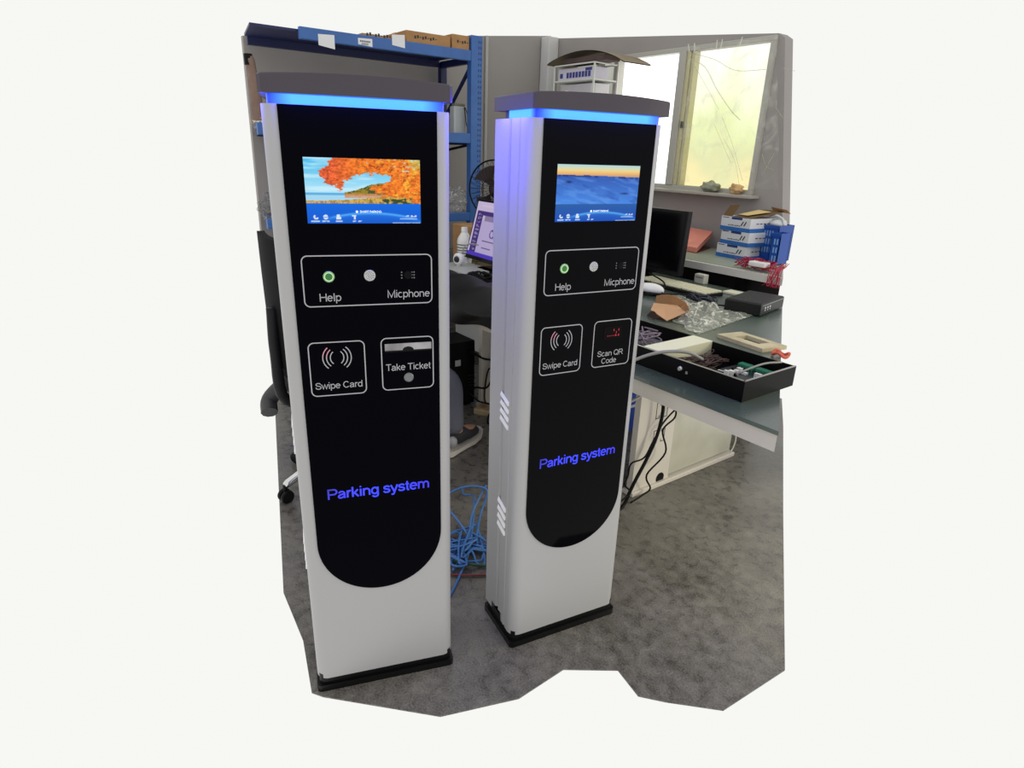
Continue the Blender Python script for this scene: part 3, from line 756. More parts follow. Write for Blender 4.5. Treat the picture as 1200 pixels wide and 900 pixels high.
def sheet_(label, y0, y1, z0, z1, z0b, z1b, marks):
    c = thing('paper_label', label, 'paper', (XF-.0014, (y0+y1)/2, min(z0, z0b)), 0)
    hy = (y1-y0)/2; zz = min(z0, z0b)
    m = MB(); q = [(-hy, z0-zz), (hy, z0b-zz), (hy, z1b-zz), (-hy, z1-zz)]
    A = [m.bm.verts.new((0.001, *p)) for p in q]; B = [m.bm.verts.new((-.0005, *p)) for p in q]
    m.face(A); m.face(B[::-1])
    for i in range(4): m.face([A[i], A[(i+1) % 4], B[(i+1) % 4], B[i]])
    m.build('sheet', paper, c)
    if marks:
        m = MB()
        for k in range(6): m.box((.0012, -hy+.012+k*.011, z1-zz-.018), (.0016, -hy+.019+k*.011, z1-zz-.010))
        for k in range(3): m.box((.0012, -hy+.02, z1-zz-.024-.004*k), (.0016, hy-.025, z1-zz-.0225-.004*k))
        m.build('printed_mark', ink_black, c)
sheet_('tall white paper hanging from top shelf, leftmost of the three papers', 1.432, 1.526, 1.905, 1.96, 1.893, 1.965, False)
sheet_('short white printed label on the top shelf beam between two taller papers', 1.668, 1.756, 1.936, 1.968, 1.930, 1.972, True)
sheet_('white paper hanging from top shelf, nearest the cardboard boxes', 1.884, 1.968, 1.955, 2.010, 1.947, 2.018, False)
# things on the middle and lower shelves
c = thing('handheld_device', 'pale grey handheld device with black wrist strap on the middle shelf', 'device', (-3.93, 2.43, 1.463), 0)
m = MB(); m.box((-.03, -.055, 0), (.03, .035, .195), bev=.008); m.build('casing', mat('pale grey plastic', (182, 186, 186), .5), c)
m = MB(); m.box((-.02, -.045, .195), (.02, .038, .212), bev=.004); m.build('lid', mat('olive lid', (120, 122, 100), .5), c)
m = MB(); m.tube([(.033, .022, .19), (.036, .03, .14), (.036, .036, .09), (.036, .05, .065), (.036, .055, .09), (.035, .045, .15), (.033, .028, .19)], .003, 6, smooth=5); m.build('wrist_strap', cable_black, c, 180)
bagm = film_mat('crinkled clear bag', .42, 30., (205, 205, 205))
m = MB(); m.blob((-3.93, 2.40, .962+.075), (.09, .115, .10), sub=4, amp=.22, fr=6, seed=21, flat=-.075)
tag(m.build('plastic_bag', bagm, smooth=60), 'crumpled clear plastic bag on lower shelf beside the blue upright', 'bag')
m = MB(); m.blob((-3.90, 1.16, .962+.06), (.08, .11, .09), sub=4, amp=.2, fr=6, seed=33, flat=-.06)
tag(m.build('plastic_bag', film_mat('dark bag film', .6, 26., (120, 120, 122)), smooth=60), 'grey crumpled plastic bag at the left end of the lower shelf', 'bag')
m = MB(); m.box((-4.0, 1.07, .962), (-3.84, 1.20, .995), bev=.004)
m = None
c = thing('cardboard_tube', 'brown rolled cardboard wrapped in plastic standing at left end of shelf', 'cardboard roll', (-3.90, 1.088, 1.478))
m = MB(); m.tube([(0, 0, 0), (0.0, .002, .12), (0, -.004, .26), (0, -.014, .345)], [.034, .032, .026, .020], 10, smooth=4); m.build('roll', mat('plum brown cardboard', (122, 98, 86), .6, var=.2, vscale=14), c, 60)
m = MB(); m.tube([(0, -.016, .30), (0, -.018, .355)], [.024, .022], 10); m.build('top_end', black_plas, c, 60)
m = MB(); m.blob((0, .006, .012), (.042, .040, .03), amp=.3, fr=5, seed=4, flat=-.012); m.build('torn_wrap', film_mat('torn wrap', .6, 40.), c, 60)
c = thing('storage_crate', 'bright blue plastic crate on bottom shelf seen left of the left kiosk', 'crate', (-3.875, 1.205, .4485))
m = MB(); m.prism(rrect(-.06, -.175, .06, .15, .012), 0, .215); m.prism(rrect(-.066, -.18, .066, .16, .012), .195, .215)
for k in range(6): m.box((.06, -.155+k*.05, .02), (.066, -.145+k*.05, .19))
m.build('bin', mat('bright blue plastic', (52, 98, 215), .45), c, 30)
c = thing('router', 'black box shaped device lying on top of the blue crate', 'device', (-3.88, 1.16, .664))
m = MB(); m.box((-.05, -.11, 0), (.05, .10, .045), bev=.006); m.build('casing', dark_plas, c)
m = MB(); m.box((.0505, -.07, .02), (.052, .0, .04)); m.build('label', mat('grey sticker', (150, 150, 150), .6), c)

# ------------------------------------------------------------------ WORKBENCH
t = thing('workbench', 'long workbench with dark green mat top and off white frame', 'workbench', (0, 0, 0))
top = [(-3.77, 1.40), (-.735, 1.40), (-1.62, 2.87), (-3.77, 2.87)]
ins = [(-3.77, 1.408), (-.741, 1.408), (-1.622, 2.87), (-3.77, 2.87)]
m = MB(); m.prism(top, .728, .740); m.build('bench_mat', bench_mat, t)
m = MB(); m.prism(ins, .678, .728); m.build('table_frame', bench_white, t)
black_cut = mat('cable cut-out', (40, 38, 34), .7)
def leg(xc):
    m = MB(); m.box((xc-.03, 1.835, .0), (xc, 1.885, .68)); m.box((xc-.022, 1.885, .0), (xc-.004, 2.075, .68)); m.box((xc-.05, 1.83, 0), (xc+.012, 2.56, .022), bev=.004)
    l = m.build('leg_frame', bench_white, t)
    for zb, zt in ((.338, .412), (.222, .284)):
        for a0, a1, notch in ((1.942, 1.966, 1), (1.990, 2.014, -1)):
            m = MB(); t_ = .003
            o = [(a0, zb), (a1, zb), (a1, zb+.014), (a1-t_, zb+.014), (a1-t_, zb+t_), (a0+t_, zb+t_), (a0+t_, zt-t_), (a1-t_, zt-t_), (a1-t_, zt-.014), (a1, zt-.014), (a1, zt), (a0, zt)]
            if notch < 0: o = [(a0+a1-p[0], p[1]) for p in o][::-1]
            A = [m.bm.verts.new((xc-.003, *p)) for p in o]; B = [m.bm.verts.new((xc-.004, *p)) for p in o]
            m.face(A); m.face(B[::-1])
            for i in range(len(o)): m.face([A[i], A[(i+1) % len(o)], B[(i+1) % len(o)], B[i]])
            m.build('cable_slot', black_cut, l)
    m = MB(); m.lathe([(.026, -.001), (.026, .001), (0, .0012)], Matrix.Translation((xc-.0035, 2.02, .035)) @ Matrix.Rotation(PI/2, 4, 'Y'), 18); m.build('floor_hole', black_plas, l)
    pts = [(2.075, .03), (2.545, .03), (2.545, .26)]
    for k in range(7):
        a = PI/2*k/6; pts.append((2.545-.12+.12*math.cos(a), .26+.12*math.sin(a)))
    pts += [(2.075, .46)]
    m = MB(); A = [m.bm.verts.new((xc-.018, *p)) for p in pts]; B = [m.bm.verts.new((xc-.012, *p)) for p in pts]
    m.face(A); m.face(B)
    for i in range(len(pts)): m.face([A[i], A[(i+1) % len(pts)], B[(i+1) % len(pts)], B[i]])
    m.build('side_panel', mat('pale glossy side panel', (176, 174, 158), .25, var=.12, vscale=6), l)
leg(-1.556); leg(-2.72)
m = MB(); m.box((-3.76, 2.30, .06), (-2.78, 2.32, .67)); m.build('modesty_panel', mat('white panel', (205, 205, 205), .5), t)
m = MB(); m.box((-3.5, 2.82, .30), (-1.75, 2.84, .67)); m.build('back_panel', mat('pale back panel', (178, 172, 160), .6), t)

# ledge bench behind
t2 = thing('ledge_bench', 'narrow white edged bench under the window carrying cartons', 'bench', (0, 0, 0))
led_ = [(-3.95, 2.90), (-1.655, 2.90), (-2.005, 3.478), (-3.95, 3.478)]
m = MB(); m.prism(led_, .800, .838); m.build('bench_top', mat('pale bench edge', (200, 198, 190), .5, var=.05), t2)
m = MB(); m.prism([(-3.94, 2.93), (-1.68, 2.93), (-2.0, 3.47), (-3.94, 3.47)], .838, .8405); m.build('top_mat', mat('pale green mat', (150, 158, 140), .4, var=.1, vscale=5), t2)
m = MB(); m.prism([(-3.9, 3.05), (-1.75, 3.05), (-1.78, 3.09), (-3.9, 3.09)], 0, .80); m.build('shade_board', mat('shade black', (18, 16, 16), .7), t2)  # dark sheet added to give the deep shade under the ledge
for x in (-3.88, -2.9, -1.95):
    m = MB(); m.box((x-.02, 2.98, 0), (x+.02, 3.03, .80)); m.build('leg', black_plas, t2)

# ------------------------------------------------------------------ things on the workbench
ZB = .7402
# open black enclosure with circuit boards
c = thing('electronics_enclosure', 'open black metal enclosure with circuit boards near front of workbench', 'enclosure', (-1.35, 1.49, ZB))
def E(x, y): return (x+1.35, y-1.49)
m = MB(); th_ = .004
x0, x1, y0, y1 = -1.80, -.905, 1.49, 1.750
def bx(mm, a, b, z0, z1, mi=0):
    p, q = E(*a), E(*b); mm.box((p[0], p[1], z0), (q[0], q[1], z1), mi)
bx(m, (x0, y0), (x1, y1), 0, .004)
bx(m, (x0, y0), (x1, y0+th_), .004, .062); bx(m, (x0, y1-th_), (x1, y1), .004, .062); bx(m, (x0, y0+th_), (x0+th_, y1-th_), .004, .062); bx(m, (x1-th_, y0+th_), (x1, y1-th_), .004, .062)
enc = m.build('case', mat('black powder coat', (7, 7, 8), .45, spec=.12), c)
m = MB()
bx(m, (x0, y0-.0005), (x1, y0+.006), .062, .0635); bx(m, (x1-.006, y0), (x1+.0005, y1), .062, .0635)
m.build('rim', mat('bright metal edge', (150, 148, 140), .3, metal=.6), c)  # lighter strip along the front and right rims
m = MB(); bx(m, (-1.285, 1.496), (-1.205, 1.747), .060, .0645); bx(m, (-1.209, 1.496), (-1.205, 1.747), .004, .060)
dv = m.build('divider', mat('cream divider plate', (226, 224, 190), .4), c)
m = MB(); bx(m, (x0+.01, y0+.01), (-1.30, y1-.01), .006, .012); m.build('base_plate', mat('grey inner plate', (110, 108, 108), .45), c)
m = MB(); bx(m, (-1.10, 1.52), (-.92, 1.740), .008, .0125); pcb = m.build('circuit_board', mat('dark circuit board', (40, 44, 42), .5, var=.4, vscale=60), c)
for k in range(2):
    m = MB(); bx(m, (-1.068+.062*k, 1.700), (-1.010+.062*k, 1.724), .0125, .034); m.build('terminal_block', mat('green terminal', (38, 118, 84), .45), pcb)
m = MB()
for k in range(12): bx(m, (-1.064+.0098*k, 1.699), (-1.060+.0098*k, 1.7005), .016, .027)
for k in range(12): bx(m, (-1.064+.0098*k, 1.708), (-1.060+.0098*k, 1.714), .030, .0305)
m.build('terminal_hole', mat('dark green', (14, 44, 32), .6), pcb)
rr = random.Random(4)
for k in range(22):
    x = rr.uniform(-1.10, -.94); y = rr.uniform(1.525, 1.685); a_ = rr.uniform(.007, .022); b2 = rr.uniform(.004, .014); m = MB()
    bx(m, (x, y), (x+a_, y+b2), .0125, .0125+rr.uniform(.004, .018)); m.build('component', mat('white components', (222, 220, 205), .4), pcb)
for k in range(12):
    x = rr.uniform(-1.10, -.94); y = rr.uniform(1.525, 1.685); a_ = rr.uniform(.008, .02); m = MB()
    bx(m, (x, y), (x+a_, y+a_*.7), .0125, .0125+rr.uniform(.004, .014)); m.build('chip', black_plas, pcb)
m = MB(); bx(m, (-1.12, 1.503), (-.93, 1.512), .010, .045); m.build('white_connector_strip', mat('ivory strip', (215, 212, 196), .5), pcb)
m = MB()
for k in range(16):
    p = [(-1.16+rr.uniform(-.035, .05)+1.35, 1.63+rr.uniform(-.09, .10)-1.49, .012+rr.uniform(0, .03)) for _ in range(5)]
    m.tube(p, .0015, 5, smooth=5)
m.build('wiring', mat('brown wiring', (74, 50, 44), .6, var=.5, vscale=30), c, 180)
m = MB()
for k in range(9):
    p = [(-1.40+rr.uniform(-.05, .05)+1.35, 1.62+rr.uniform(-.06, .06)-1.49, .02+rr.uniform(0, .05)) for _ in range(5)]
    m.tube(p, .0028, 5, smooth=5)
m.build('wiring', mat('pale mauve wiring', (128, 114, 122), .5), c, 180)
m = MB(); m.lathe([(.009, 0), (.009, .004), (.006, .008), (.0, .008)], Matrix.Translation((*E(-1.125, 1.49), .036)) @ Matrix.Rotation(PI/2, 4, 'X'), 16)
m.lathe([(.005, 0), (.005, .003), (0, .003)], Matrix.Translation((*E(-1.100, 1.49), .030)) @ Matrix.Rotation(PI/2, 4, 'X'), 12)
m.build('lock', chrome, c, 40)
# grey power cable rising out of it and over the bench edge, black leads hanging by the leg
m = MB(); m.tube([(-1.13, 1.60, .785), (-1.15, 1.545, .812), (-1.195, 1.485, .811), (-1.245, 1.438, .785), (-1.27, 1.402, .755), (-1.285, 1.385, .715), (-1.30, 1.39, .66), (-1.34, 1.46, .58), (-1.42, 1.68, .55)], .0052, 8, smooth=6)
tag(m.build('power_cable', cable_grey, smooth=180), 'thick grey cable running out of the black enclosure over the bench edge', 'cable')
m = MB(); m.tube([(-.98, 1.56, .79), (-.955, 1.65, .812), (-.935, 1.715, .812)], .0032, 6, smooth=5)
tag(m.build('grey_lead', cable_grey, smooth=180), 'thin pale grey lead across the right end of the black enclosure', 'cable')
def cab(name, label, pts, r, ma, n=7):
    m = MB(); m.tube(pts, r, n, smooth=6); return tag(m.build(name, ma, smooth=180), label, 'cable')
X = -1.515
cab('black_cable', 'thickest black cable hanging from the bench down to the floor', [(-1.47, 1.72, .62), (X, 1.90, .575), (X, 1.915, .515), (X, 1.925, .37), (X, 1.889, .243), (X, 1.793, .091), (X, 1.746, .008), (-1.50, 1.66, .006), (-1.56, 1.6, .006)], .0075, cable_black)
cab('black_cable', 'thin black lead kinked down to a plug beside the bench leg', [(X, 1.95, .55), (X, 1.977, .439), (X, 2.008, .39), (X, 2.010, .346), (X, 1.942, .304), (X, 1.979, .191), (X, 1.873, .115), (X, 1.907, .039), (X, 1.86, .02), (X, 1.79, .006)], .0040, cable_black)
cab('black_cable', 'thin black lead branching left from the hanging bundle to the floor', [(X, 2.07, .44), (X, 2.049, .404), (X, 2.003, .383), (X, 1.936, .337), (X, 1.886, .264), (X, 1.843, .204), (X, 1.767, .198), (X, 1.755, .143), (X, 1.740, .108), (X, 1.78, .06), (X, 1.72, .03)], .0038, cable_black)
cab('white_cable', 'thin white cable drooping in an arc behind the bench leg panel', [(-1.57, 2.50, .30), (-1.57, 2.535, .23), (-1.57, 2.56, .17), (-1.57, 2.588, .084), (-1.57, 2.578, .03), (-1.57, 2.545, .006), (-1.57, 2.49, .006)], .0035, mat('cream cable', (215, 212, 195), .5))
m = MB(); m.blob((-2.25, 2.44, .02+.10), (.001, .001, .001)); m.bm.free()
c = thing('storage_crate', 'blue plastic box with white band under the bench beside the leg', 'crate', (-2.18, 2.42, 0))
m = MB(); m.prism(rrect(-.14, -.12, .14, .12, .01), 0, .21); m.build('bin', mat('deep blue plastic', (42, 80, 190), .45), c, 30)
m = MB(); m.prism(rrect(-.142, -.122, .142, .122, .01), .135, .15); m.build('band', mat('white band', (230, 232, 236), .5), c, 30)
m = MB(); m.tube([(.05+.04*math.cos(a), -.1215, .07+.035*math.sin(a)) for a in [2*PI*k/20 for k in range(21)]], .003, 5); m.build('printed_mark', navy, c)

# cut foam board with rectangular hole
c = thing('foam_board', 'beige foam board with a rectangular cut-out at right of the bench', 'foam board', (-1.25, 2.045, ZB))
def F(x, y): return (x+1.25, y-2.045)
m = MB(); o_ = [F(-1.363, 1.998), F(-1.155, 1.975), F(-1.130, 2.090), F(-1.335, 2.112)]
i_ = [F(-1.305, 2.030), F(-1.200, 2.018), F(-1.188, 2.070), F(-1.292, 2.084)]
def ring_prism(mm, O, I, z0, z1):
    vs = [[mm.bm.verts.new((p[0], p[1], z)) for p in L] for L in (O, I) for z in (z0, z1)]
    n = len(O)
    for k in range(n):
        j = (k+1) % n
        mm.face([vs[1][k], vs[1][j], vs[3][j], vs[3][k]]); mm.face([vs[0][k], vs[0][j], vs[2][j], vs[2][k]])
        mm.face([vs[0][k], vs[0][j], vs[1][j], vs[1][k]]); mm.face([vs[2][k], vs[2][j], vs[3][j], vs[3][k]])
ring_prism(m, o_, i_, 0, .014); m.build('board', mat('beige foam', (188, 176, 142), .8, var=.15, vscale=20), c)
m = MB(); ring = [(-1.09+.028*math.cos(a), 1.985+.02*math.sin(a), ZB+.012+.006*math.sin(3*a)) for a in [2*PI*k/24 for k in range(25)]]
m.tube(ring, .0055, 7); tag(m.build('red_cable_ring', mat('orange red cable', (205, 96, 70), .5), smooth=180), 'small coil of orange red cable at the right end of the bench', 'cable')

# crumpled clear bag
def bagf(u, v):
    P = [Vector((-1.68, 2.08, 0)), Vector((-1.42, 1.95, 0)), Vector((-1.50, 2.46, 0)), Vector((-1.98, 2.46, 0))]
    p = (P[0]*(1-u)+P[1]*u)*(1-v)+(P[3]*(1-u)+P[2]*u)*v
    e = math.sin(PI*u)*math.sin(PI*v)
    z = .004+.020*e+e*.016*(math.sin(13*u+9*v)+math.sin(23*v-7*u)*.8+.6*math.sin(41*u+3*v))
    j = .014*math.sin(17*v)*(1-abs(2*u-1))
    return (p.x+j, p.y+.012*math.sin(15*u), ZB+max(.003, z))
m = MB(); m.grid(bagf, 70, 70)
tag(m.build('plastic_bag', film_mat('bubble bag film', .7, 42., (240, 240, 222)), smooth=50), 'flat crumpled clear plastic bag lying in the middle of the bench', 'bag')
m = MB(); m.prism([(-1.74, 1.79), (-1.39, 1.79), (-1.43, 1.925), (-1.60, 1.945), (-1.74, 1.90)], ZB, ZB+.005)
tag(m.build('dark_sheet', mat('dark grey sheet', (62, 62, 62), .35)), 'flat dark grey sheet on the bench behind the black enclosure', 'sheet')
# die-cut brown cardboard insert
c = thing('cardboard_insert', 'brown die-cut cardboard insert with folded flaps beside the plastic bag', 'cardboard insert', (-1.69, 2.06, ZB))
m = MB()
def sheet3(mm, pts, d):
    A = [mm.bm.verts.new(p) for p in pts]; B = [mm.bm.verts.new(Vector(p)+Vector(d)) for p in pts]
    mm.face(A); mm.face(B[::-1])
    for i in range(len(A)): mm.face([A[i], A[(i+1) % len(A)], B[(i+1) % len(A)], B[i]])
sheet3(m, [(-.10, .06, .03), (-.02, -.05, .03), (.075, -.055, .005), (.085, .05, .03), (-.02, .12, .03)], (0, 0, .003))
m.build('tray', mat('light cardboard', (196, 152, 112), .8, var=.06), c)
m = MB()
q = [(-.14, .115, .003)]+[(-.14+.17*k/8, .118+.0*k, .052+.018*math.sin(PI*k/8)) for k in range(9)]+[(.03, .118, .003)]
sheet3(m, q, (0, .003, 0)); m.build('flap', card, c)
m = MB(); q = [(.040, .075, .003)]+[(.040+.052*k/8, .075-.002*k, .040+.022*math.sin(PI*(k+.5)/9)) for k in range(9)]+[(.092, .06, .003)]
sheet3(m, q, (0, .003, 0)); m.build('flap', card, c)
m = MB(); q = [(-.03, -.056, .002)]+[(-.03+.06*k/8, -.056, .006+.026*math.sin(PI*(k+.3)/9)) for k in range(9)]+[(.03, -.056, .002)]
sheet3(m, q, (0, -.002, 0)); m.build('finger_cutout', mat('dark cardboard hole', (70, 52, 42), .8), c)
# computer box with ribbed lid (black)
c = thing('mini_computer', 'small black metal computer with ribbed lid at right of the bench', 'computer', (-1.466, 2.437, ZB), math.radians(11))
m = MB(); m.box((-.165, 0, .004), (0, .268, .054), bev=.003); cs = m.build('case', mat('black anodised case', (20, 21, 21), .38, spec=.3), c)
m = MB()
for k in range(15): m.box((-.162, .010+k*.017, .054), (-.003, .019+k*.017, .0575))
m.build('cooling_rib', mat('dark grey ribs', (50, 52, 50), .4), c)
m = MB(); m.box((.0002, .02, .046), (.0012, .262, .0485)); m.build('bright_seam', mat('pale seam', (150, 152, 148), .4), c)
m = MB()
for k, y in enumerate((.045, .072, .098)):
    m.box((.0002, y, .030), (.0012, y+.012, .038)); m.box((.0002, y+.003, .020), (.0012, y+.010, .026))
m.build('printed_mark', mat('white marks', (205, 205, 205), .5), c)
for px in (-.15, -.02):
    for py in (.02, .245):
        m = MB(); m.lathe([(.006, 0), (.006, .004), (0, .004)], Matrix.Translation((px, py, 0)), 10); m.build('foot', black_plas, c)
# keyboard
c = thing('keyboard', 'black keyboard with cream keys on the bench before the dark monitor', 'keyboard', (-2.06, 2.60, ZB), math.radians(-2))
m = MB(); m.box((-.225, -.075, 0), (.235, .08, .018), bev=.004); m.build('base', black_plas, c)
m = MB()
for r0 in range(5):
    for k in range(15):
        if r0 == 0 and 3 < k < 10:
            if k == 4: m.box((-.215+.030*4, -.060, .018), (-.215+.030*10-.004, -.036, .026), bev=.002)
            continue
        m.box((-.215+.030*k, -.060+.027*r0, .018), (-.215+.030*k+.026, -.036+.027*r0, .027), bev=.002)
m.build('key', mat('cream keys', (205, 202, 172), .5), c)
# monitor, screen off, right
def monitor(label, loc, rz, w_, h_, tilt, on, zoff):
    c = thing('monitor', label, 'monitor', loc, rz)
    R = Matrix.Translation((0, 0, zoff)) @ Matrix.Rotation(math.radians(tilt), 4, 'X')
    m = MB(); m.box((-w_/2, 0, 0), (w_/2, .035, h_), M=R, bev=.004); m.build('housing', mat('black monitor shell', (13, 12, 17), .4, spec=.2), c)
    if on:
        def fn(u, v):
            img = np.zeros(u.shape+(3,)); img[:] = (205, 188, 222)
            img = mixc(img, (68, 50, 118), (v > .16)*(u < .16)*(u > .03)*1.)
            img = mixc(img, (150, 140, 180), ((v*14 % 1) < .5)*(u > .06)*(u < .13)*(v > .2)*(vnoise(u, v, 50, 4) > .4)*.9)
            img = mixc(img, (72, 52, 120), (v > .16)*(v < .24)*(u > .15)*1.)
            img = mixc(img, (140, 128, 165), (v > .24)*(v < .34)*(u > .2)*(u < .6)*1.)
            img = mixc(img, (150, 140, 200), (v > .34)*(u > .16)*.35)
            d = np.hypot((u-.42)*1.7, v-.55); img = mixc(img, (80, 60, 150), (np.abs(d-.07) < .014)*1.)
            for (a, b, y) in ((.25, .5, .70), (.27, .45, .82)): img = mixc(img, (60, 50, 90), (u > a)*(u < b)*(np.abs(v-y) < .006)*1.)
            img = mixc(img, (80, 60, 185), (v > .93)*1.)
            img = mixc(img, (225, 205, 235), (v > .06)*(v < .08)*(u > .1)*.5)
            return img*.92
        picture('screen', -w_/2+.014, w_/2-.014, .022, h_-.014, -.0012, fn, c, 110, R)
    else:
        m = MB(); m.box((-w_/2+.014, -.0015, .022), (w_/2-.014, .0, h_-.014), M=R); m.build('screen', mat('dark monitor glass', (6, 6, 9), .12, spec=.15), c)
    m = MB(); m.box((-.03, .04, .012), (.03, .06, zoff+h_*.5)); m.build('stand', black_plas, c)
    m = MB(); m.prism(rrect(-.12, -.02, .12, .14, .03), 0, .012); m.build('stand_base', black_plas, c, 30)
    return c
monitor('switched off black monitor on the bench right of the right kiosk', (-2.345, 2.64, ZB), 0, .52, .33, -3, False, .055)
monitor('lit monitor with pale purple screen on the bench between the kiosks', (-2.885, 1.985, ZB), math.radians(-3), .56, .345, -15, True, .045)
# white adapter box, papers, scanner, tangled cables
c = thing('adapter_box', 'small off white box standing under the ledge right of the dark monitor', 'box', (-2.075, 2.845, ZB))
m = MB(); m.box((-.05, -.02, 0), (.015, .02, .05), bev=.004); m.build('casing', mat('off white plastic', (196, 194, 180), .5), c)
m = MB(); m.box((-.04, -.0206, .03), (.005, -.0195, .036)); m.build('vent', mat('grey vent', (120, 118, 108), .6), c)
m = MB(); m.box((-1.87, 2.73, ZB), (-1.70, 2.80, ZB+.012), bev=.003); tag(m.build('ruler_strip', mat('cream strip', (215, 212, 190), .5)), 'cream flat strip lying between the keyboard and the ledge', 'strip')
c = thing('barcode_scanner', 'white and black handheld scanner left end of the keyboard', 'scanner', (-2.03, 2.36, ZB), math.radians(15))
m = MB(); m.blob((0, 0, .030), (.075, .035, .028), amp=.05, fr=2, seed=2, flat=-.018); m.build('shell', mat('white shell', (230, 230, 228), .4), c, 180)
m = MB(); m.blob((0, 0, .012), (.078, .037, .013), amp=.03, fr=2, seed=2, flat=-.012); m.build('base', black_plas, c, 180)
rr = random.Random(12)
def loopy(name, label, cx, cy, sx, sy, n, r, ma, z=ZB, zr=.03, k=9):
    m = MB()
    for i in range(n):
        ph = rr.uniform(0, 6.28)
        pts = [(cx+sx*math.cos(ph+j*1.1)*rr.uniform(.4, 1), cy+sy*math.sin(ph+j*1.1)*rr.uniform(.4, 1), z+r+rr.uniform(0, zr)*(j % 2)) for j in range(k)]
        m.tube(pts, r, 6, smooth=6)
    return tag(m.build(name, ma, smooth=180), label, 'cable')
loopy('cable_tangle', 'dark blue and black cable tangle between the keyboard and computer', -1.80, 2.46, .09, .06, 6, .0045, mat('dark navy cable', (26, 28, 48), .45))
cab('black_cable', 'long thin black cable curving over the bench above the plastic bag', [(-2.02, 2.30, ZB+.006), (-1.93, 2.36, ZB+.02), (-1.88, 2.50, ZB+.012), (-1.80, 2.40, ZB+.02), (-1.72, 2.44, ZB+.006), (-1.62, 2.42, ZB+.02)], .004, cable_black)
cab('black_cable', 'black cable hanging beside the dark monitor and lying towards the cardboard insert', [(-2.22, 2.56, ZB+.06), (-2.06, 2.50, ZB+.04), (-1.95, 2.36, ZB+.02), (-1.86, 2.25, ZB+.006), (-1.80, 2.20, ZB+.006)], .004, cable_black)
# left stretch of the bench, between the kiosks
c = thing('water_bottle', 'white labelled plastic bottle on the bench between the kiosks', 'bottle', (-3.20, 2.02, ZB))
m = MB(); m.lathe([(0, .0), (.042, .002), (.045, .02), (.045, .13), (.040, .15), (.022, .18), (.018, .185), (.018, .195)], None, 24); m.build('body', mat('milky plastic', (226, 226, 224), .25), c, 50)
m = MB(); m.lathe([(.020, .188), (.020, .212), (.0, .213)], None, 20); m.build('cap', mat('white cap', (240, 240, 240), .4), c, 40)
m = MB()
for k in range(5): m.lathe([(.0456, .045+.016*k), (.0456, .053+.016*k)], None, 24)
m.build('label', mat('grey label print', (120, 120, 122), .6), c, 50)
c = thing('webcam', 'white round webcam with dark lens beside the bottle', 'webcam', (-3.085, 1.91, ZB), math.radians(20))
m = MB(); m.lathe([(0, -.02), (.028, -.02), (.034, -.008), (.034, .012), (.026, .02), (0, .022)], Matrix.Translation((0, 0, .05)) @ Matrix.Rotation(PI/2, 4, 'X'), 24); m.build('body', mat('white plastic', (232, 232, 232), .4), c, 40)
m = MB(); m.lathe([(.019, .0215), (.017, .026), (0, .027)], Matrix.Translation((0, 0, .05)) @ Matrix.Rotation(PI/2, 4, 'X'), 20); m.build('lens', mat('dark lens glass', (24, 24, 40), .15), c, 40)
m = MB(); m.lathe([(.03, 0), (.03, .008), (.008, .014), (.008, .025)], None, 18); m.build('stand', mat('white plastic', (232, 232, 232), .4), c, 40)
m = MB(); m.tube([(.01, .02, .08), (.015, .03, .115), (.04, .06, .135), (.09, .09, .125)], .004, 6, smooth=6); m.build('lead', cable_grey, c, 180)
carton('brown cardboard box on the bench behind the white bottle', (-3.50, 2.12, ZB), (-3.20, 2.40, ZB+.20))
m = MB(); m.box((-3.20, 1.80, ZB), (-2.85, 2.02, ZB+.012), bev=.002); tag(m.build('white_tray', mat('pale tray', (170, 172, 168), .4)), 'pale flat tray under the webcam and bottle front', 'tray')
for lab, x, y, a in (('white paper sheet on the bench edge, left one of two', -2.80, 1.755, .5), ('white paper sheet on the bench next to the black bag, right one of two', -2.62, 1.735, .2)):
    m = MB(); M = Matrix.Translation((x, y, ZB)) @ Matrix.Rotation(a, 4, 'Z'); m.box((-.075, -.05, .001), (.075, .05, .004), M=M); tag(m.build('paper_sheet', paper), lab, 'paper')
loopy('cable_tangle', 'black cable tangle under the purple monitor between the kiosks', -2.72, 1.83, .16, .045, 8, .004, cable_black)
c = thing('black_box', 'flat black gadget lying on the bench in front of the purple monitor', 'gadget', (-2.46, 1.77, ZB)); m = MB(); m.box((-.09, -.05, 0), (.09, .05, .022), bev=.004); m.build('casing', dark_plas, c)
m = MB(); m.box((-.09, -.051, .012), (.09, -.0495, .016)); m.build('bright_seam', mat('pale seam', (150, 152, 148), .4), c)
def jac(u, v):
    x = -2.95+1.02*u
    if v < .62:
        y = 1.71-.335*(v/.62); z = ZB+.012+.055*math.sin(PI*min(1, v/.62*.9+.08))
    else:
        y = 1.372-.006*(v-.62); z = ZB+.02-.095*(v-.62)/.38*(1-.35*u)
    z += .010*math.sin(17*u+5*v)+.008*math.sin(9*u-13*v)
    y -= .012*max(0, math.sin(15*u+4*v)) if v > .55 else 0
    return (x, y, max(z, ZB+.004) if v < .6 else z)
m = MB(); m.grid(jac, 44, 44); 
tag(m.build('black_jacket', mat('black nylon', (9, 9, 10), .5, spec=.15, var=.3, vscale=20), smooth=180), 'black jacket bundled over the bench edge between the kiosks', 'jacket')
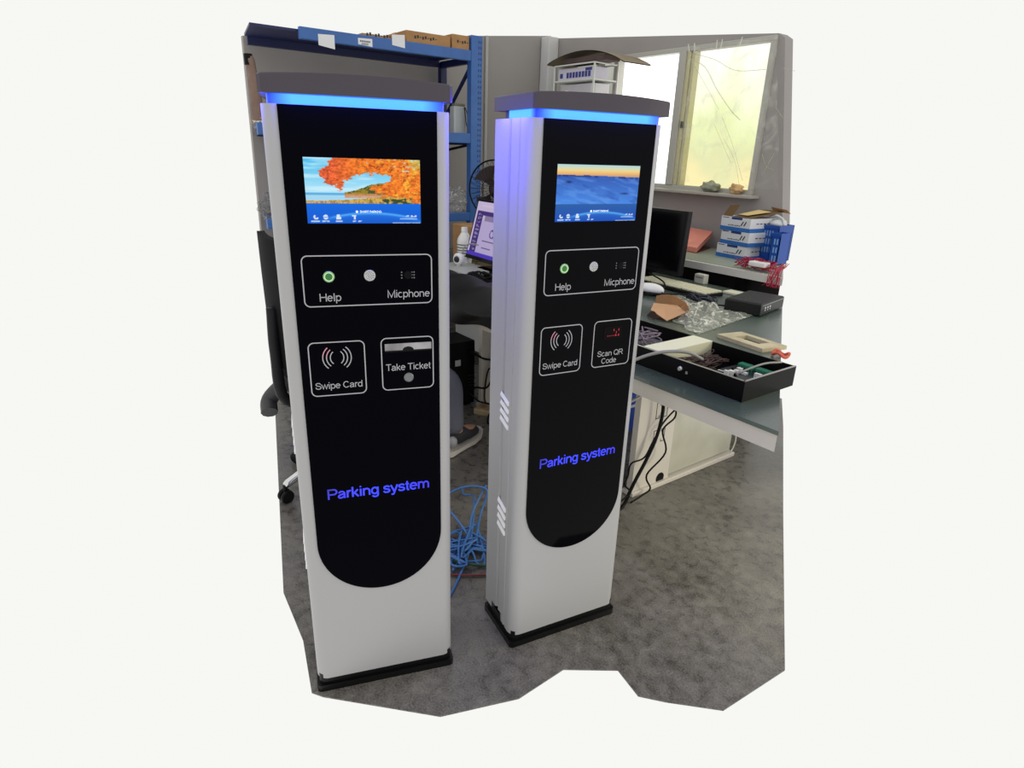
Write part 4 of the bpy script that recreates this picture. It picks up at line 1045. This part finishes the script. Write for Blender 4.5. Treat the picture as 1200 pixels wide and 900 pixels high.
# desk fan on the bench
c = thing('desk_fan', 'black desk fan with wire guard behind the blue upright', 'fan', (-3.462, 2.44, ZB), math.radians(28))
Mf = Matrix.Translation((0, -.04, .41)) @ Matrix.Rotation(PI/2, 4, 'X')
m = MB(); m.lathe([(.09, 0), (.10, .01), (.06, .02), (.018, .03)], None, 24); m.tube([(0, 0, .02), (0, 0, .36)], .013, 10); m.build('stand', black_plas, c, 40)
m = MB(); m.lathe([(0, -.09), (.05, -.085), (.055, -.02), (.03, 0), (0, 0)], Mf, 20); m.build('motor', mat('dark maroon plastic', (60, 46, 46), .5), c, 50)
m = MB()
for k in range(3):
    a0 = 2*PI*k/3
    def bl(u, v, a0=a0):
        r = .03+.115*u; a = a0+(v-.5)*(1.35*(.35+u*.65)); return Mf @ Vector((r*math.cos(a), r*math.sin(a), .025+.03*(v-.5)))
    m.grid(bl, 8, 8)
m.build('blade', mat('dark maroon blade', (48, 36, 37), .4, spec=.2), c, 180)
m = MB()
m.tube([Mf @ Vector((.178*math.cos(a), .178*math.sin(a), .02)) for a in [2*PI*k/48 for k in range(49)]], .005, 6)
for sgn, zz in ((1, .07), (-1, -.03)):
    m.tube([Mf @ Vector((.06*math.cos(a), .06*math.sin(a), zz)) for a in [2*PI*k/24 for k in range(25)]], .002, 5)
    for k in range(30):
        a = 2*PI*k/30; m.tube([Mf @ Vector((r*math.cos(a), r*math.sin(a), z)) for r, z in ((.03, zz), (.12, .02+(zz-.02)*.85), (.178, .02))], .0013, 4)
m.build('guard', black_plas, c, 180)

# ------------------------------------------------------------------ things on the ledge
ZL = .8408
wb_blue = mat('carton blue band', (44, 104, 178), .6, var=.1, vscale=40); wb_navy = mat('carton navy label', (30, 56, 116), .6)
def white_carton(label, z, dx, ang, sh=0.):
    c = thing('white_carton', label, 'box', (-2.172+dx, 3.19, z), math.radians(ang), 'white cartons stacked under the window')
    h = .0765
    m = MB(); m.box((-.105, 0, 0), (.105, .265, h), bev=.002); m.build('carton', mat('white carton board', (214, 214, 218), .6), c)
    m = MB(); m.box((-.1055, -.0006, .0), (.1055, .2655, .022)); m.build('blue_band', wb_blue, c)
    m = MB(); m.box((-.03, -.0008, h-.013), (.045, .0, h)); m.box((-.095, -.0008, h-.008), (-.05, 0, h-.004)); m.build('printed_label', wb_navy, c)
    m = MB()
    for k in range(7): m.box((-.05+.013*k, -.0008, .028+.001*(k % 2)), (-.042+.013*k, 0, .033+.001*(k % 3)))
    for k in range(2):
        M = Matrix.Translation((.048+.02*k, -.0006, .045)) @ Matrix.Rotation(math.radians(30), 4, 'Y'); m.box((-.003, -.0003, -.014), (.004, .0003, .014), M=M)
    for k in range(4): m.box((.1052, .05+.03*k, .045), (.1058, .07+.03*k, .050))
    m.build('printed_mark', ink_black, c)
    return c
white_carton('white carton with blue band, bottom of the stack under the window', ZL, 0, -6)
white_carton('white carton with blue band, middle of the stack under the window', ZL+.0775, .012, -9)
tc_ = white_carton('white carton with raised brown flaps, topmost of the stack', ZL+.155, .004, -6)
m = MB()
h = .0765
sheet3(m, [(-.105, 0, h), (-.02, 0, h), (-.01, .0, h+.0), (-.010, .012, h+.070), (-.085, .01, h+.062)][:0] or [(-.105, .01, h), (-.035, .005, h), (-.012, .03, h+.068), (-.080, .03, h+.060)], (0, .002, 0)); 
m.build('flap', card_dark, tc_)
m = MB(); sheet3(m, [(-.030, .005, h+.002), (.105, .0, h+.002), (.125, .25, h+.035), (-.015, .25, h+.035)], (0, 0, .002)); m.build('flap', card_dark, tc_)
m = MB(); sheet3(m, [(-.022, .04, h+.012), (.060, .02, h+.014), (.10, .16, h+.034), (.0, .18, h+.036)], (0, 0, .002)); m.build('flap', mat('pale cardboard', (214, 188, 130), .7), tc_)
m = MB(); sheet3(m, [(.03, .25, h+.055), (.175, .20, h+.050), (.175, .235, h+.030), (.03, .265, h+.035)], (0, 0, .002)); m.build('flap', card, tc_)
# blue baskets
def basket(label, x, y, w_, d, h_, rz):
    c = thing('plastic_basket', label, 'basket', (x, y, ZL), rz)
    m = MB(); m.prism(rrect(-w_/2, -d/2, w_/2, d/2, .008), 0, .004)
    for (a, b) in (((-w_/2, -d/2), (w_/2, -d/2+.004)), ((-w_/2, d/2-.004), (w_/2, d/2)), ((-w_/2, -d/2), (-w_/2+.004, d/2)), ((w_/2-.004, -d/2), (w_/2, d/2))): m.box((a[0], a[1], 0), (b[0], b[1], h_))
    m.box((-w_/2-.005, -d/2-.005, h_-.016), (w_/2+.005, -d/2, h_)); m.build('basket', mat('royal blue plastic', (16, 70, 158), .4), c)
    m = MB()
    for r0 in range(3):
        for k in range(5 if w_ > .1 else 2): m.box((-w_/2+.02+k*.016, -d/2-.0012, h_-.06-.045*r0), (-w_/2+.028+k*.016, -d/2+.0, h_-.03-.045*r0))
    m.build('slot', mat('pale slots', (120, 160, 205), .5), c)
basket('tall royal blue plastic basket right of the white cartons', -2.02, 3.375, .125, .15, .20, 0)
basket('small blue plastic basket at the right end of the ledge', -1.915, 3.26, .055, .10, .17, 0)
m = MB(); m.tube([(-2.075, 3.36, 1.04), (-2.065, 3.36, 1.075), (-2.03, 3.36, 1.09), (-1.985, 3.36, 1.075), (-1.97, 3.36, 1.04)], .006, 8, smooth=6); m.blob((-2.02, 3.38, 1.045), (.05, .05, .028), amp=.1, seed=6)
tag(m.build('white_pouch', mat('translucent white pouch', (205, 208, 208), .4), smooth=180), 'white plastic pouch with loop handle on top of the blue basket', 'pouch')
# pink sheets
c = thing('pink_sheet_stack', 'stack of salmon pink sheets leaning at the wall left of the cartons', 'sheet stack', (-2.55, 3.16, ZL))
m = MB()
for k in range(5):
    o_ = [(-.42, .02+.004*k, .004+.006*k), (.165, 0, .004+.006*k), (.05, .29, .075+.006*k), (-.42, .29, .090+.006*k)]
    sheet3(m, o_, (0, 0, .0045))
m.build('sheets', mat('salmon pink card', (222, 140, 122), .6, var=.12, vscale=9), c)
m = MB(); sheet3(m, [(.10, .004, .001), (.165, .002, .001), (.055, .29, .001), (-.1, .29, .001)], (0, 0, .003)); m.build('bottom_sheet', mat('dark red brown card', (110, 52, 44), .7), c)
# bundle of red wires
c = thing('red_wire_bundle', 'bundle of thin red wires with white tag on the ledge edge', 'wire bundle', (-1.83, 2.96, ZL))
m = MB(); rr = random.Random(5)
for k in range(46):
    a = rr.uniform(0, PI); cx = rr.uniform(-.10, .06)
    p = [(cx+rr.uniform(-.06, .06), rr.uniform(-.03, .06), .004+rr.uniform(0, .055)) for _ in range(4)]
    m.tube(p, .0019, 4, smooth=4)
for k in range(16):
    x = rr.uniform(.08, .15); p = [(x, .02, .03+rr.uniform(0, .03)), (x+.01, -.05, .03), (x+rr.uniform(-.01, .03), -.072, -.02), (x+rr.uniform(-.02, .03), -.075, -.055)]
    m.tube(p, .0019, 4, smooth=4)
m.build('wires', mat('crimson wire', (172, 24, 60), .5, var=.3, vscale=30), c, 180)
m = MB(); m.box((-.04, -.045, .025), (.055, .01, .05), bev=.006); m.build('tag', mat('white tag', (226, 222, 222), .5), c)

# corner stand with wire basket, tub and cardboard sheet
c = thing('wire_stand', 'white wire stand in the room corner holding a tub', 'stand', (-3.62, 3.20, ZL))
m = MB(); zt = 1.962-ZL
for x in (-.215, .20):
    for y in (-.02, .20):
        m.tube([(x, y, 0), (x, y, zt)], .007, 6)
for z in (.90, 1.02, zt):
    m.tube([(-.215, -.02, z), (.20, -.02, z), (.20, .20, z), (-.215, .20, z), (-.215, -.02, z)], .0055, 6)
m.build('frame', mat('white wire', (206, 206, 200), .4), c, 60)
m = MB()
for k in range(9): m.tube([(-.215, -.02+.0275*k, .895), (.20, -.02+.0275*k, .895)], .003, 5)
for k in range(9): m.tube([(-.215, -.02+.0275*k, 1.015), (.20, -.02+.0275*k, 1.015)], .003, 5)
for k in range(9): m.tube([(-.215, -.02+.0275*k, .62), (.20, -.02+.0275*k, .62)], .003, 5)
m.build('wire_shelf', mat('white wire', (206, 206, 200), .4), c, 60)
c = thing('plastic_tub', 'pale translucent plastic tub on the wire stand', 'tub', (-3.63, 3.29, 1.4645))
m = MB(); m.prism(rrect(-.18, -.085, .18, .085, .03), 0, .375); m.build('tub', mat('milky tub', (196, 192, 196), .3, var=.06, vscale=14), c, 40)
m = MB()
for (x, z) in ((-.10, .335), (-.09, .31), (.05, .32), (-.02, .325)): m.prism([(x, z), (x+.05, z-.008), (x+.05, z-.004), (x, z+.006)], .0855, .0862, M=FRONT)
m.build('glint', mat('painted glint white', (236, 236, 236), .3), c)  # light strokes painted on the tub as glints
c = thing('label_carton', 'flat white carton printed with navy blocks on the wire stand top', 'box', (-3.63, 3.27, 1.8595))
m = MB(); m.box((-.185, -.07, 0), (.175, .07, .085), bev=.003); m.build('carton', mat('pale lilac carton', (206, 202, 216), .6), c)
for q in [(-.095+.032*k, .022, -.071+.032*k, .058) for k in range(8)]+[(-.165, .025, -.135, .055), (.10, .06, .165, .078)]:
    m = MB(); m.box((q[0], -.0715, q[1]), (q[2], -.0695, q[3])); m.build('printed_block', mat('navy print', (52, 58, 130), .6), c)
c = thing('cardboard_sheet', 'large sagging brown cardboard sheet lying on top of the wire stand', 'cardboard', (-3.545, 3.22, 1.968))
def cs_(u, v):
    x = -.36+.78*u; y = -.06+.27*v
    return (x, y, .006+.062*math.sin(PI*min(1, u*1.02))**.8-.01*u*u-.03*u**4)
m = MB(); m.grid(cs_, 30, 10); m.grid(lambda u, v: (cs_(u, v)[0], cs_(u, v)[1], cs_(u, v)[2]+.006), 30, 10); m.build('sheet', mat('weathered cardboard', (128, 114, 92), .8, var=.2, vscale=9), c, 180)
m = MB(); m.box((-.19, -.045, -.0), (.22, .10, .034), bev=.004); m.build('folded_panel', mat('dark plum cardboard', (74, 58, 56), .8, var=.3, vscale=8), c)

# ------------------------------------------------------------------ under the bench, floor cables, PC
c = thing('computer_tower', 'black computer tower on the floor under the bench behind the seated leg', 'computer', (-2.90, 1.64, 0))
m = MB(); m.box((-.10, -.21, .01), (.10, .20, .385), bev=.004); m.build('case', mat('black steel case', (9, 9, 10), .4, spec=.15), c)
m = MB(); m.box((.1003, .07, .25), (.1015, .105, .285)); m.build('sticker', mat('pale sticker', (190, 190, 192), .5), c)
m = MB()
for k in range(5): m.box((.1003, .15, .10+.02*k), (.112, .185, .108+.02*k))
m.build('expansion_bracket', dark_plas, c)
for y in (-.17, .16):
    m = MB(); m.box((-.09, y-.02, 0), (.09, y+.02, .012)); m.build('foot', black_plas, c)
cab('black_cable', 'black cable looping from the computer tower to the far bench leg', [(-2.79, 1.80, .33), (-2.72, 1.84, .30), (-2.69, 1.90, .27), (-2.69, 1.86, .14), (-2.75, 1.82, .12), (-2.78, 1.80, .10)], .006, cable_black)
cab('black_cable', 'thin black cable hanging along the slots of the far bench leg', [(-2.71, 1.93, .60), (-2.70, 1.92, .45), (-2.69, 1.91, .38), (-2.69, 1.89, .26), (-2.70, 1.86, .22), (-2.71, 1.85, .06), (-2.68, 1.87, .01)], .0045, cable_black)
cab('black_cable', 'black cable on the floor beside the power strip under the bench', [(-2.78, 1.78, .10), (-2.70, 1.80, .06), (-2.62, 1.84, .05), (-2.57, 1.78, .01), (-2.5, 1.74, .008), (-2.45, 1.80, .008)], .005, cable_black)
c = thing('power_strip', 'beige power strip board lying on the floor by the far bench leg', 'power strip', (-2.62, 1.84, 0), math.radians(30))
m = MB(); m.box((-.09, -.05, 0), (.09, .05, .035), bev=.005); m.build('body', mat('beige wood plastic', (168, 148, 112), .6, var=.15, vscale=20), c)
m = MB()
for k in range(3): m.box((-.065+.05*k, -.02, .035), (-.035+.05*k, .012, .037))
m.build('socket', mat('pinkish socket', (150, 110, 100), .6), c)
m = MB(); rr = random.Random(8)
blue_c = mat('blue network cable', (66, 116, 176), .45)
P = lambda x, y, z: (x, y, z)
m.tube([(-2.02, 1.27, .006), (-1.96, 1.24, .006), (-1.90, 1.245, .03), (-1.82, 1.20, .07), (-1.76, 1.16, .06), (-1.68, 1.10, .03), (-1.58, 1.02, .02), (-1.50, .93, .006), (-1.44, .86, .006)], .0044, 6, smooth=6)
m.tube([(-1.85, 1.06, .10), (-1.80, 1.14, .15), (-1.76, 1.22, .13), (-1.74, 1.18, .05), (-1.66, 1.11, .03), (-1.60, 1.06, .02), (-1.66, 1.0, .02), (-1.76, 1.04, .06), (-1.82, 1.08, .11)], .0044, 6, smooth=6)
m.tube([(-1.84, 1.05, .11), (-1.74, 1.07, .06), (-1.64, 1.08, .02), (-1.56, 1.13, .01), (-1.48, 1.10, .01)], .0044, 6, smooth=6)
m.tube([(-1.78, 1.23, .14), (-1.74, 1.14, .06), (-1.62, 1.04, .015), (-1.54, .93, .01)], .0044, 6, smooth=6)
for k in range(7):
    p = [(-1.62+rr.uniform(-.10, .10), 1.02+rr.uniform(-.09, .12), .007+rr.uniform(0, .035)) for _ in range(7)]
    m.tube(p, .0044, 6, smooth=6)
tag(m.build('blue_cable_tangle', blue_c, smooth=180), 'tangle of blue network cable on the floor between the two kiosks', 'cable')
cab('green_cable', 'thin green cable on the floor among the blue cable tangle', [(-1.66, .90, .006), (-1.58, .96, .012), (-1.52, 1.0, .02), (-1.47, 1.08, .006)], .004, mat('dark green cable', (38, 92, 66), .5))
cab('red_cable', 'thin dark red cable on the floor in front of the blue tangle', [(-1.56, .88, .006), (-1.50, .95, .008), (-1.44, 1.04, .006), (-1.38, 1.06, .006)], .0035, mat('dark red cable', (120, 40, 46), .5))
cab('grey_floor_cable', 'thin dark grey cable end on the floor above the blue tangle', [(-2.02, 1.36, .006), (-1.98, 1.40, .02), (-1.90, 1.42, .015), (-1.86, 1.44, .006)], .004, mat('slate cable', (70, 70, 66), .5))
m = MB(); m.box((-.86, 1.72, .0), (-.845, 1.745, .004)); m.bm.free()

# ------------------------------------------------------------------ office chair
c = thing('office_chair', 'black office chair with chrome base partly behind the left kiosk', 'chair', (-2.37, .90, 0))
m = MB()
m.lathe([(.035, .09), (.04, .12), (.028, .16), (.028, .40)], None, 18); m.build('gas_lift', black_plas, c, 40)
for k in range(5):
    a = math.radians(-80+72*k); d = Vector((math.cos(a), math.sin(a), 0))
    m = MB(); m.tube([d*.03+Vector((0, 0, .125)), d*.12+Vector((0, 0, .13)), d*.22+Vector((0, 0, .105)), d*.30+Vector((0, 0, .075))], [.022, .020, .017, .013], 10, smooth=6)
    s_ = m.build('base_spoke', mat('polished chrome', (215, 215, 215), .12, metal=1.), c, 180)
    m = MB(); q = d.cross(Vector((0, 0, 1)))
    for s2 in (-1, 1):
        M = Matrix.Translation(d*.30+q*(.014*s2)+Vector((0, 0, .028))) @ q.to_track_quat('Z', 'Y').to_matrix().to_4x4()
        m.lathe([(0, -.009), (.024, -.009), (.028, -.004), (.028, .004), (.024, .009), (0, .009)], M, 18)
    m.tube([d*.30+Vector((0, 0, .03)), d*.30+Vector((0, 0, .075))], .009, 8); m.build('caster', black_plas, s_, 40)
m = MB(); m.prism(rrect(-.245, -.20, .245, .26, .08, 8), .415, .475); m.build('seat', mat('black upholstery', (15, 15, 16), .8, spec=.15, bump=.3, bscale=120), c, 40)
m = MB(); m.prism(rrect(-.12, -.14, .12, .12, .04), .36, .415); m.tube([(-.24, -.18, .40), (-.25, -.24, .34), (-.20, -.26, .30)], .035, 10, smooth=5); m.build('seat_mechanism', mat('dark grey plastic', (58, 58, 58), .5), c, 40)
def backf(u, v):
    x = -.23+.46*u; z = .56+.50*v
    return (x*(1-.12*v*v), -.215-.03*math.cos(PI*(u-.5))+.0*v-.015*v, z)
m = MB(); m.grid(backf, 14, 14); m.grid(lambda u, v: (backf(u, v)[0], backf(u, v)[1]+.03, backf(u, v)[2]), 14, 14)
for e_ in ((0, None), (1, None), (None, 0), (None, 1)):
    def ed(u, v, e_=e_):
        p = backf(e_[0] if e_[0] is not None else u, e_[1] if e_[1] is not None else u); return (p[0], p[1]+.03*v, p[2])
    m.grid(ed, 14, 1)
m.build('backrest', mat('black mesh', (13, 13, 15), .8, spec=.12), c, 40)
m = MB(); m.tube([(0, -.06, .39), (0, -.24, .42), (0, -.262, .62), (0, -.258, .80)], .022, 10, smooth=5); m.build('back_support', dark_plas, c, 180)
for s_ in (-1, 1):
    m = MB(); m.tube([(s_*.20, -.03, .44), (s_*.275, -.07, .45), (s_*.29, -.10, .56), (s_*.285, -.06, .64)], [.022, .022, .020, .018], 8, smooth=5); ar = m.build('armrest', mat('grey plastic arm', (96, 96, 94), .5), c, 180)
    m = MB(); m.box((s_*.285-.035, -.15, .64), (s_*.285+.035, .10, .668), bev=.012); m.build('arm_pad', black_plas, ar, 40)

# ------------------------------------------------------------------ seated person (mostly behind the left kiosk)
def skin(name, verts, edges, radii, m_, parent, sub=2, root=0):
    me = bpy.data.meshes.new(name); me.from_pydata(verts, edges, [])
    o = bpy.data.objects.new(name, me); COL.objects.link(o)
    o.modifiers.new('s', 'SKIN')
    for i, v in enumerate(me.skin_vertices[0].data):
        r = radii[i]; v.radius = r if isinstance(r, tuple) else (r, r); v.use_root = (i == root)
    sb = o.modifiers.new('u', 'SUBSURF'); sb.levels = sub; sb.render_levels = sub
    dg = bpy.context.evaluated_depsgraph_get(); dg.update()
    me2 = bpy.data.meshes.new_from_object(o.evaluated_get(dg)); me2.name = name
    bpy.data.objects.remove(o); bpy.data.meshes.remove(me)
    me2.materials.clear(); me2.materials.append(m_)
    me2.polygons.foreach_set('use_smooth', [True]*len(me2.polygons))
    o = bpy.data.objects.new(name, me2); COL.objects.link(o); o.parent = parent
    return o
PX, PY = -2.40, .92
per = thing('person', 'seated person in grey trousers and black sneakers behind the left kiosk', 'person', (PX, PY, 0))
def L(x, y, z): return (x-PX, y-PY, z)
skin_m = mat('skin', (198, 150, 122), .5)
V = []; Ed = []; Rd = []
def add(p, r, par=None):
    V.append(p); Rd.append(r)
    if par is not None: Ed.append((par, len(V)-1))
    return len(V)-1
pel = add(L(-2.40, .86, .56), (.12, .10)); 
w_ = add(L(-2.40, .85, .72), (.115, .09), pel); ch = add(L(-2.40, .87, .90), (.135, .10), w_); nk0 = add(L(-2.40, .885, 1.00), (.06, .055), ch); nk = add(L(-2.40, .90, 1.06), .05, nk0)
h1 = add(L(-2.40, .93, 1.12), (.065, .075), nk); h2 = add(L(-2.40, .93, 1.19), (.075, .088), h1); h3 = add(L(-2.40, .92, 1.25), (.066, .075), h2)
KN = {}
for s_, knee, ank, toe in ((1, (-2.33, 1.40, .375), (-2.345, 1.43, .10), (-2.41, 1.60, .045)), (-1, (-2.60, 1.38, .46), (-2.60, 1.30, .10), (-2.61, 1.45, .04))):
    hp = add(L(-2.40+s_*.085, .90, .53), .085, pel); k_ = add(L(*knee), .056, hp); k2 = add(L((knee[0]+ank[0])/2, (knee[1]+ank[1])/2+(-.012), (knee[2]+ank[2])/2+.04), .05, k_); an = add(L(*ank), .036, k2); fo = add(L(*toe), .03, an)
    KN[s_] = (knee, ank, toe)
for s_ in (1, -1):
    sh = add(L(-2.40+s_*.165, .88, .945), .055, ch); el = add(L(-2.40+s_*.215, .93, .70), .042, sh); wr = add(L(-2.40+s_*.13, 1.13, .625), .030, el); pm = add(L(-2.40+s_*.115, 1.19, .605), (.036, .02), wr)
    for fx, ln in ((-.026, .062), (-.009, .072), (.009, .068), (.026, .055)):
        f1 = add(L(-2.40+s_*.115+fx, 1.225, .605), .010, pm); f2 = add(L(-2.40+s_*.112+fx*1.1, 1.225+ln*.55, .596), .0088, f1); add(L(-2.40+s_*.11+fx*1.1, 1.225+ln, .578), .0075, f2)
    t1 = add(L(-2.40+s_*.115-s_*.040, 1.165, .60), .011, wr); add(L(-2.40+s_*.115-s_*.056, 1.20, .592), .009, t1)
body = skin('body', V, Ed, Rd, skin_m, per, 2, 0)
# nose, ears, eyes, mouth
m = MB(); m.blob(L(-2.40, 1.018, 1.165), (.012, .016, .018), amp=.02)
for s_ in (-1, 1): m.blob(L(-2.40+s_*.076, .925, 1.175), (.010, .018, .030), amp=.05)
m.build('face_feature', skin_m, body, 180)
m = MB()
for s_ in (-1, 1): m.blob(L(-2.40+s_*.030, 1.0, 1.195), (.013, .008, .008), amp=0)
m.build('eye', mat('dark eye', (30, 22, 18), .3), body, 180)
m = MB(); m.blob(L(-2.40, 1.0, 1.125), (.024, .006, .007), amp=0); m.build('mouth', mat('lips', (160, 90, 84), .5), body, 180)
m = MB(); m.blob(L(-2.40, .905, 1.232), (.092, .098, .085), amp=.05, fr=6, seed=3, flat=-.03); m.build('hair', mat('black hair', (18, 16, 16), .6, bump=.5, bscale=200), per, 180)
# clothing
V = []; Ed = []; Rd = []
pel = add(L(-2.40, .86, .60), (.15, .125)); w_ = add(L(-2.40, .85, .74), (.145, .118), pel); ch = add(L(-2.40, .87, .90), (.165, .125), w_); add(L(-2.40, .885, 1.0), (.075, .068), ch)
for s_ in (1, -1):
    sh = add(L(-2.40+s_*.17, .88, .94), .074, ch); el = add(L(-2.40+s_*.22, .93, .70), .060, sh); add(L(-2.40+s_*.135, 1.12, .63), .044, el)
skin('jacket', V, Ed, Rd, mat('dark grey jacket', (40, 42, 46), .8, bump=.3, bscale=40), per)
V = []; Ed = []; Rd = []
pel = add(L(-2.40, .86, .57), (.15, .12))
for s_ in (1, -1):
    knee, ank, toe = KN[s_]
    hp = add(L(-2.40+s_*.09, .92, .54), .10, pel); mid = add(L((-2.40+s_*.09+knee[0])/2, (.92+knee[1])/2, .49), .080, hp); k_ = add(L(knee[0], knee[1]+.004, knee[2]), .066, mid); k2 = add(L((knee[0]+ank[0])/2, (knee[1]+ank[1])/2-.005, (knee[2]+ank[2])/2+.03), .056, k_); add(L(ank[0], ank[1], ank[2]-.012), .050, k2)
skin('trousers', V, Ed, Rd, mat('grey cotton', (104, 106, 116), .85, bump=.4, bscale=35), per)
for s_ in (1, -1):
    knee, ank, toe = KN[s_]
    d = Vector((toe[0]-ank[0], toe[1]-ank[1], 0)).normalized(); q = Vector((d.y, -d.x, 0)); base = Vector((ank[0], ank[1], 0))
    def SP(u, off, z): p = base+d*u+q*off; return L(p.x, p.y, z)
    prof = [(-.085, .030), (-.07, .040), (-.02, .040), (.04, .040), (.10, .048), (.15, .046), (.185, .032), (.20, .010)]
    outl = [(u, o_) for u, o_ in prof]+[(u, -o_) for u, o_ in prof[::-1]]
    hz = [(.004, .030), (.004, .030), (.006, .026), (.006, .026), (.010, .030), (.018, .040), (.030, .052), (.036, .056)]
    hz = hz+hz[::-1]
    m = MB(); a = [m.bm.verts.new(SP(u*1.02, o_*1.08, h_[0])) for (u, o_), h_ in zip(outl, hz)]; b = [m.bm.verts.new(SP(u*1.02, o_*1.1, h_[1])) for (u, o_), h_ in zip(outl, hz)]
    m.face(a[::-1]); m.face(b)
    for i in range(len(a)): j = (i+1) % len(a); m.face([a[i], a[j], b[j], b[i]])
    V = []; Ed = []; Rd = []
    r0 = add(SP(-.045, 0, .075), (.042, .045)); r1 = add(SP(0, 0, .085), (.044, .045), r0); r2 = add(SP(.07, 0, .062), (.044, .034), r1); r3 = add(SP(.135, 0, .058), (.046, .028), r2); add(SP(.175, 0, .062), (.034, .02), r3); add(SP(-.005, 0, .125), .046, r1)
    sh = skin('shoe', V, Ed, Rd, mat('dark mesh sneaker', (50, 50, 54), .8, bump=.4, bscale=160), per)
    o = m.build('sole', mat('off white sole', (205, 200, 186), .6), sh, 50)
    m = MB()
    for k in range(4): m.tube([SP(.035+.022*k, -.034, .088-.005*k), SP(.035+.022*k, 0, .106-.009*k), SP(.035+.022*k, .034, .088-.005*k)], .0035, 5, smooth=4)
    m.build('lace', mat('grey lace', (150, 150, 150), .7), sh, 180)
    m = MB(); m.blob(SP(-.055, -.030, .075), (.022, .022, .030), amp=.05); m.blob(SP(-.055, .030, .075), (.022, .022, .030), amp=.05); m.build('heel_patch', mat('silver grey patch', (165, 165, 165), .5), sh, 180)

# ------------------------------------------------------------------ added fill lights, unseen sources off to the right
def area(name, loc, target, sx, sy, e, c):
    l = bpy.data.lights.new(name, 'AREA'); l.shape = 'RECTANGLE'; l.size = sx; l.size_y = sy; l.energy = e; l.color = c
    o = bpy.data.objects.new(name, l); COL.objects.link(o); o.location = loc
    d = Vector(target)-Vector(loc); o.rotation_euler = d.to_track_quat('-Z', 'Y').to_euler(); return o

area('fill_area', (-.05, 2.9, 1.25), (-1.1, 2.0, 0), .7, .7, 6, (1., .94, .76))  # added warm fill for floor and bench end, no real lamp
l = bpy.data.lights.new('floor_fill_spot', 'SPOT'); l.energy = 110; l.color = (1., .93, .72); l.spot_size = math.radians(46); l.spot_blend = 1.; l.shadow_soft_size = .25  # added spot that brightens the floor below the bench
o = bpy.data.objects.new('floor_fill_spot', l); COL.objects.link(o); o.location = (.55, 2.75, 1.15); o.rotation_euler = (Vector((-1.0, 1.85, 0))-Vector(o.location)).to_track_quat('-Z', 'Y').to_euler()
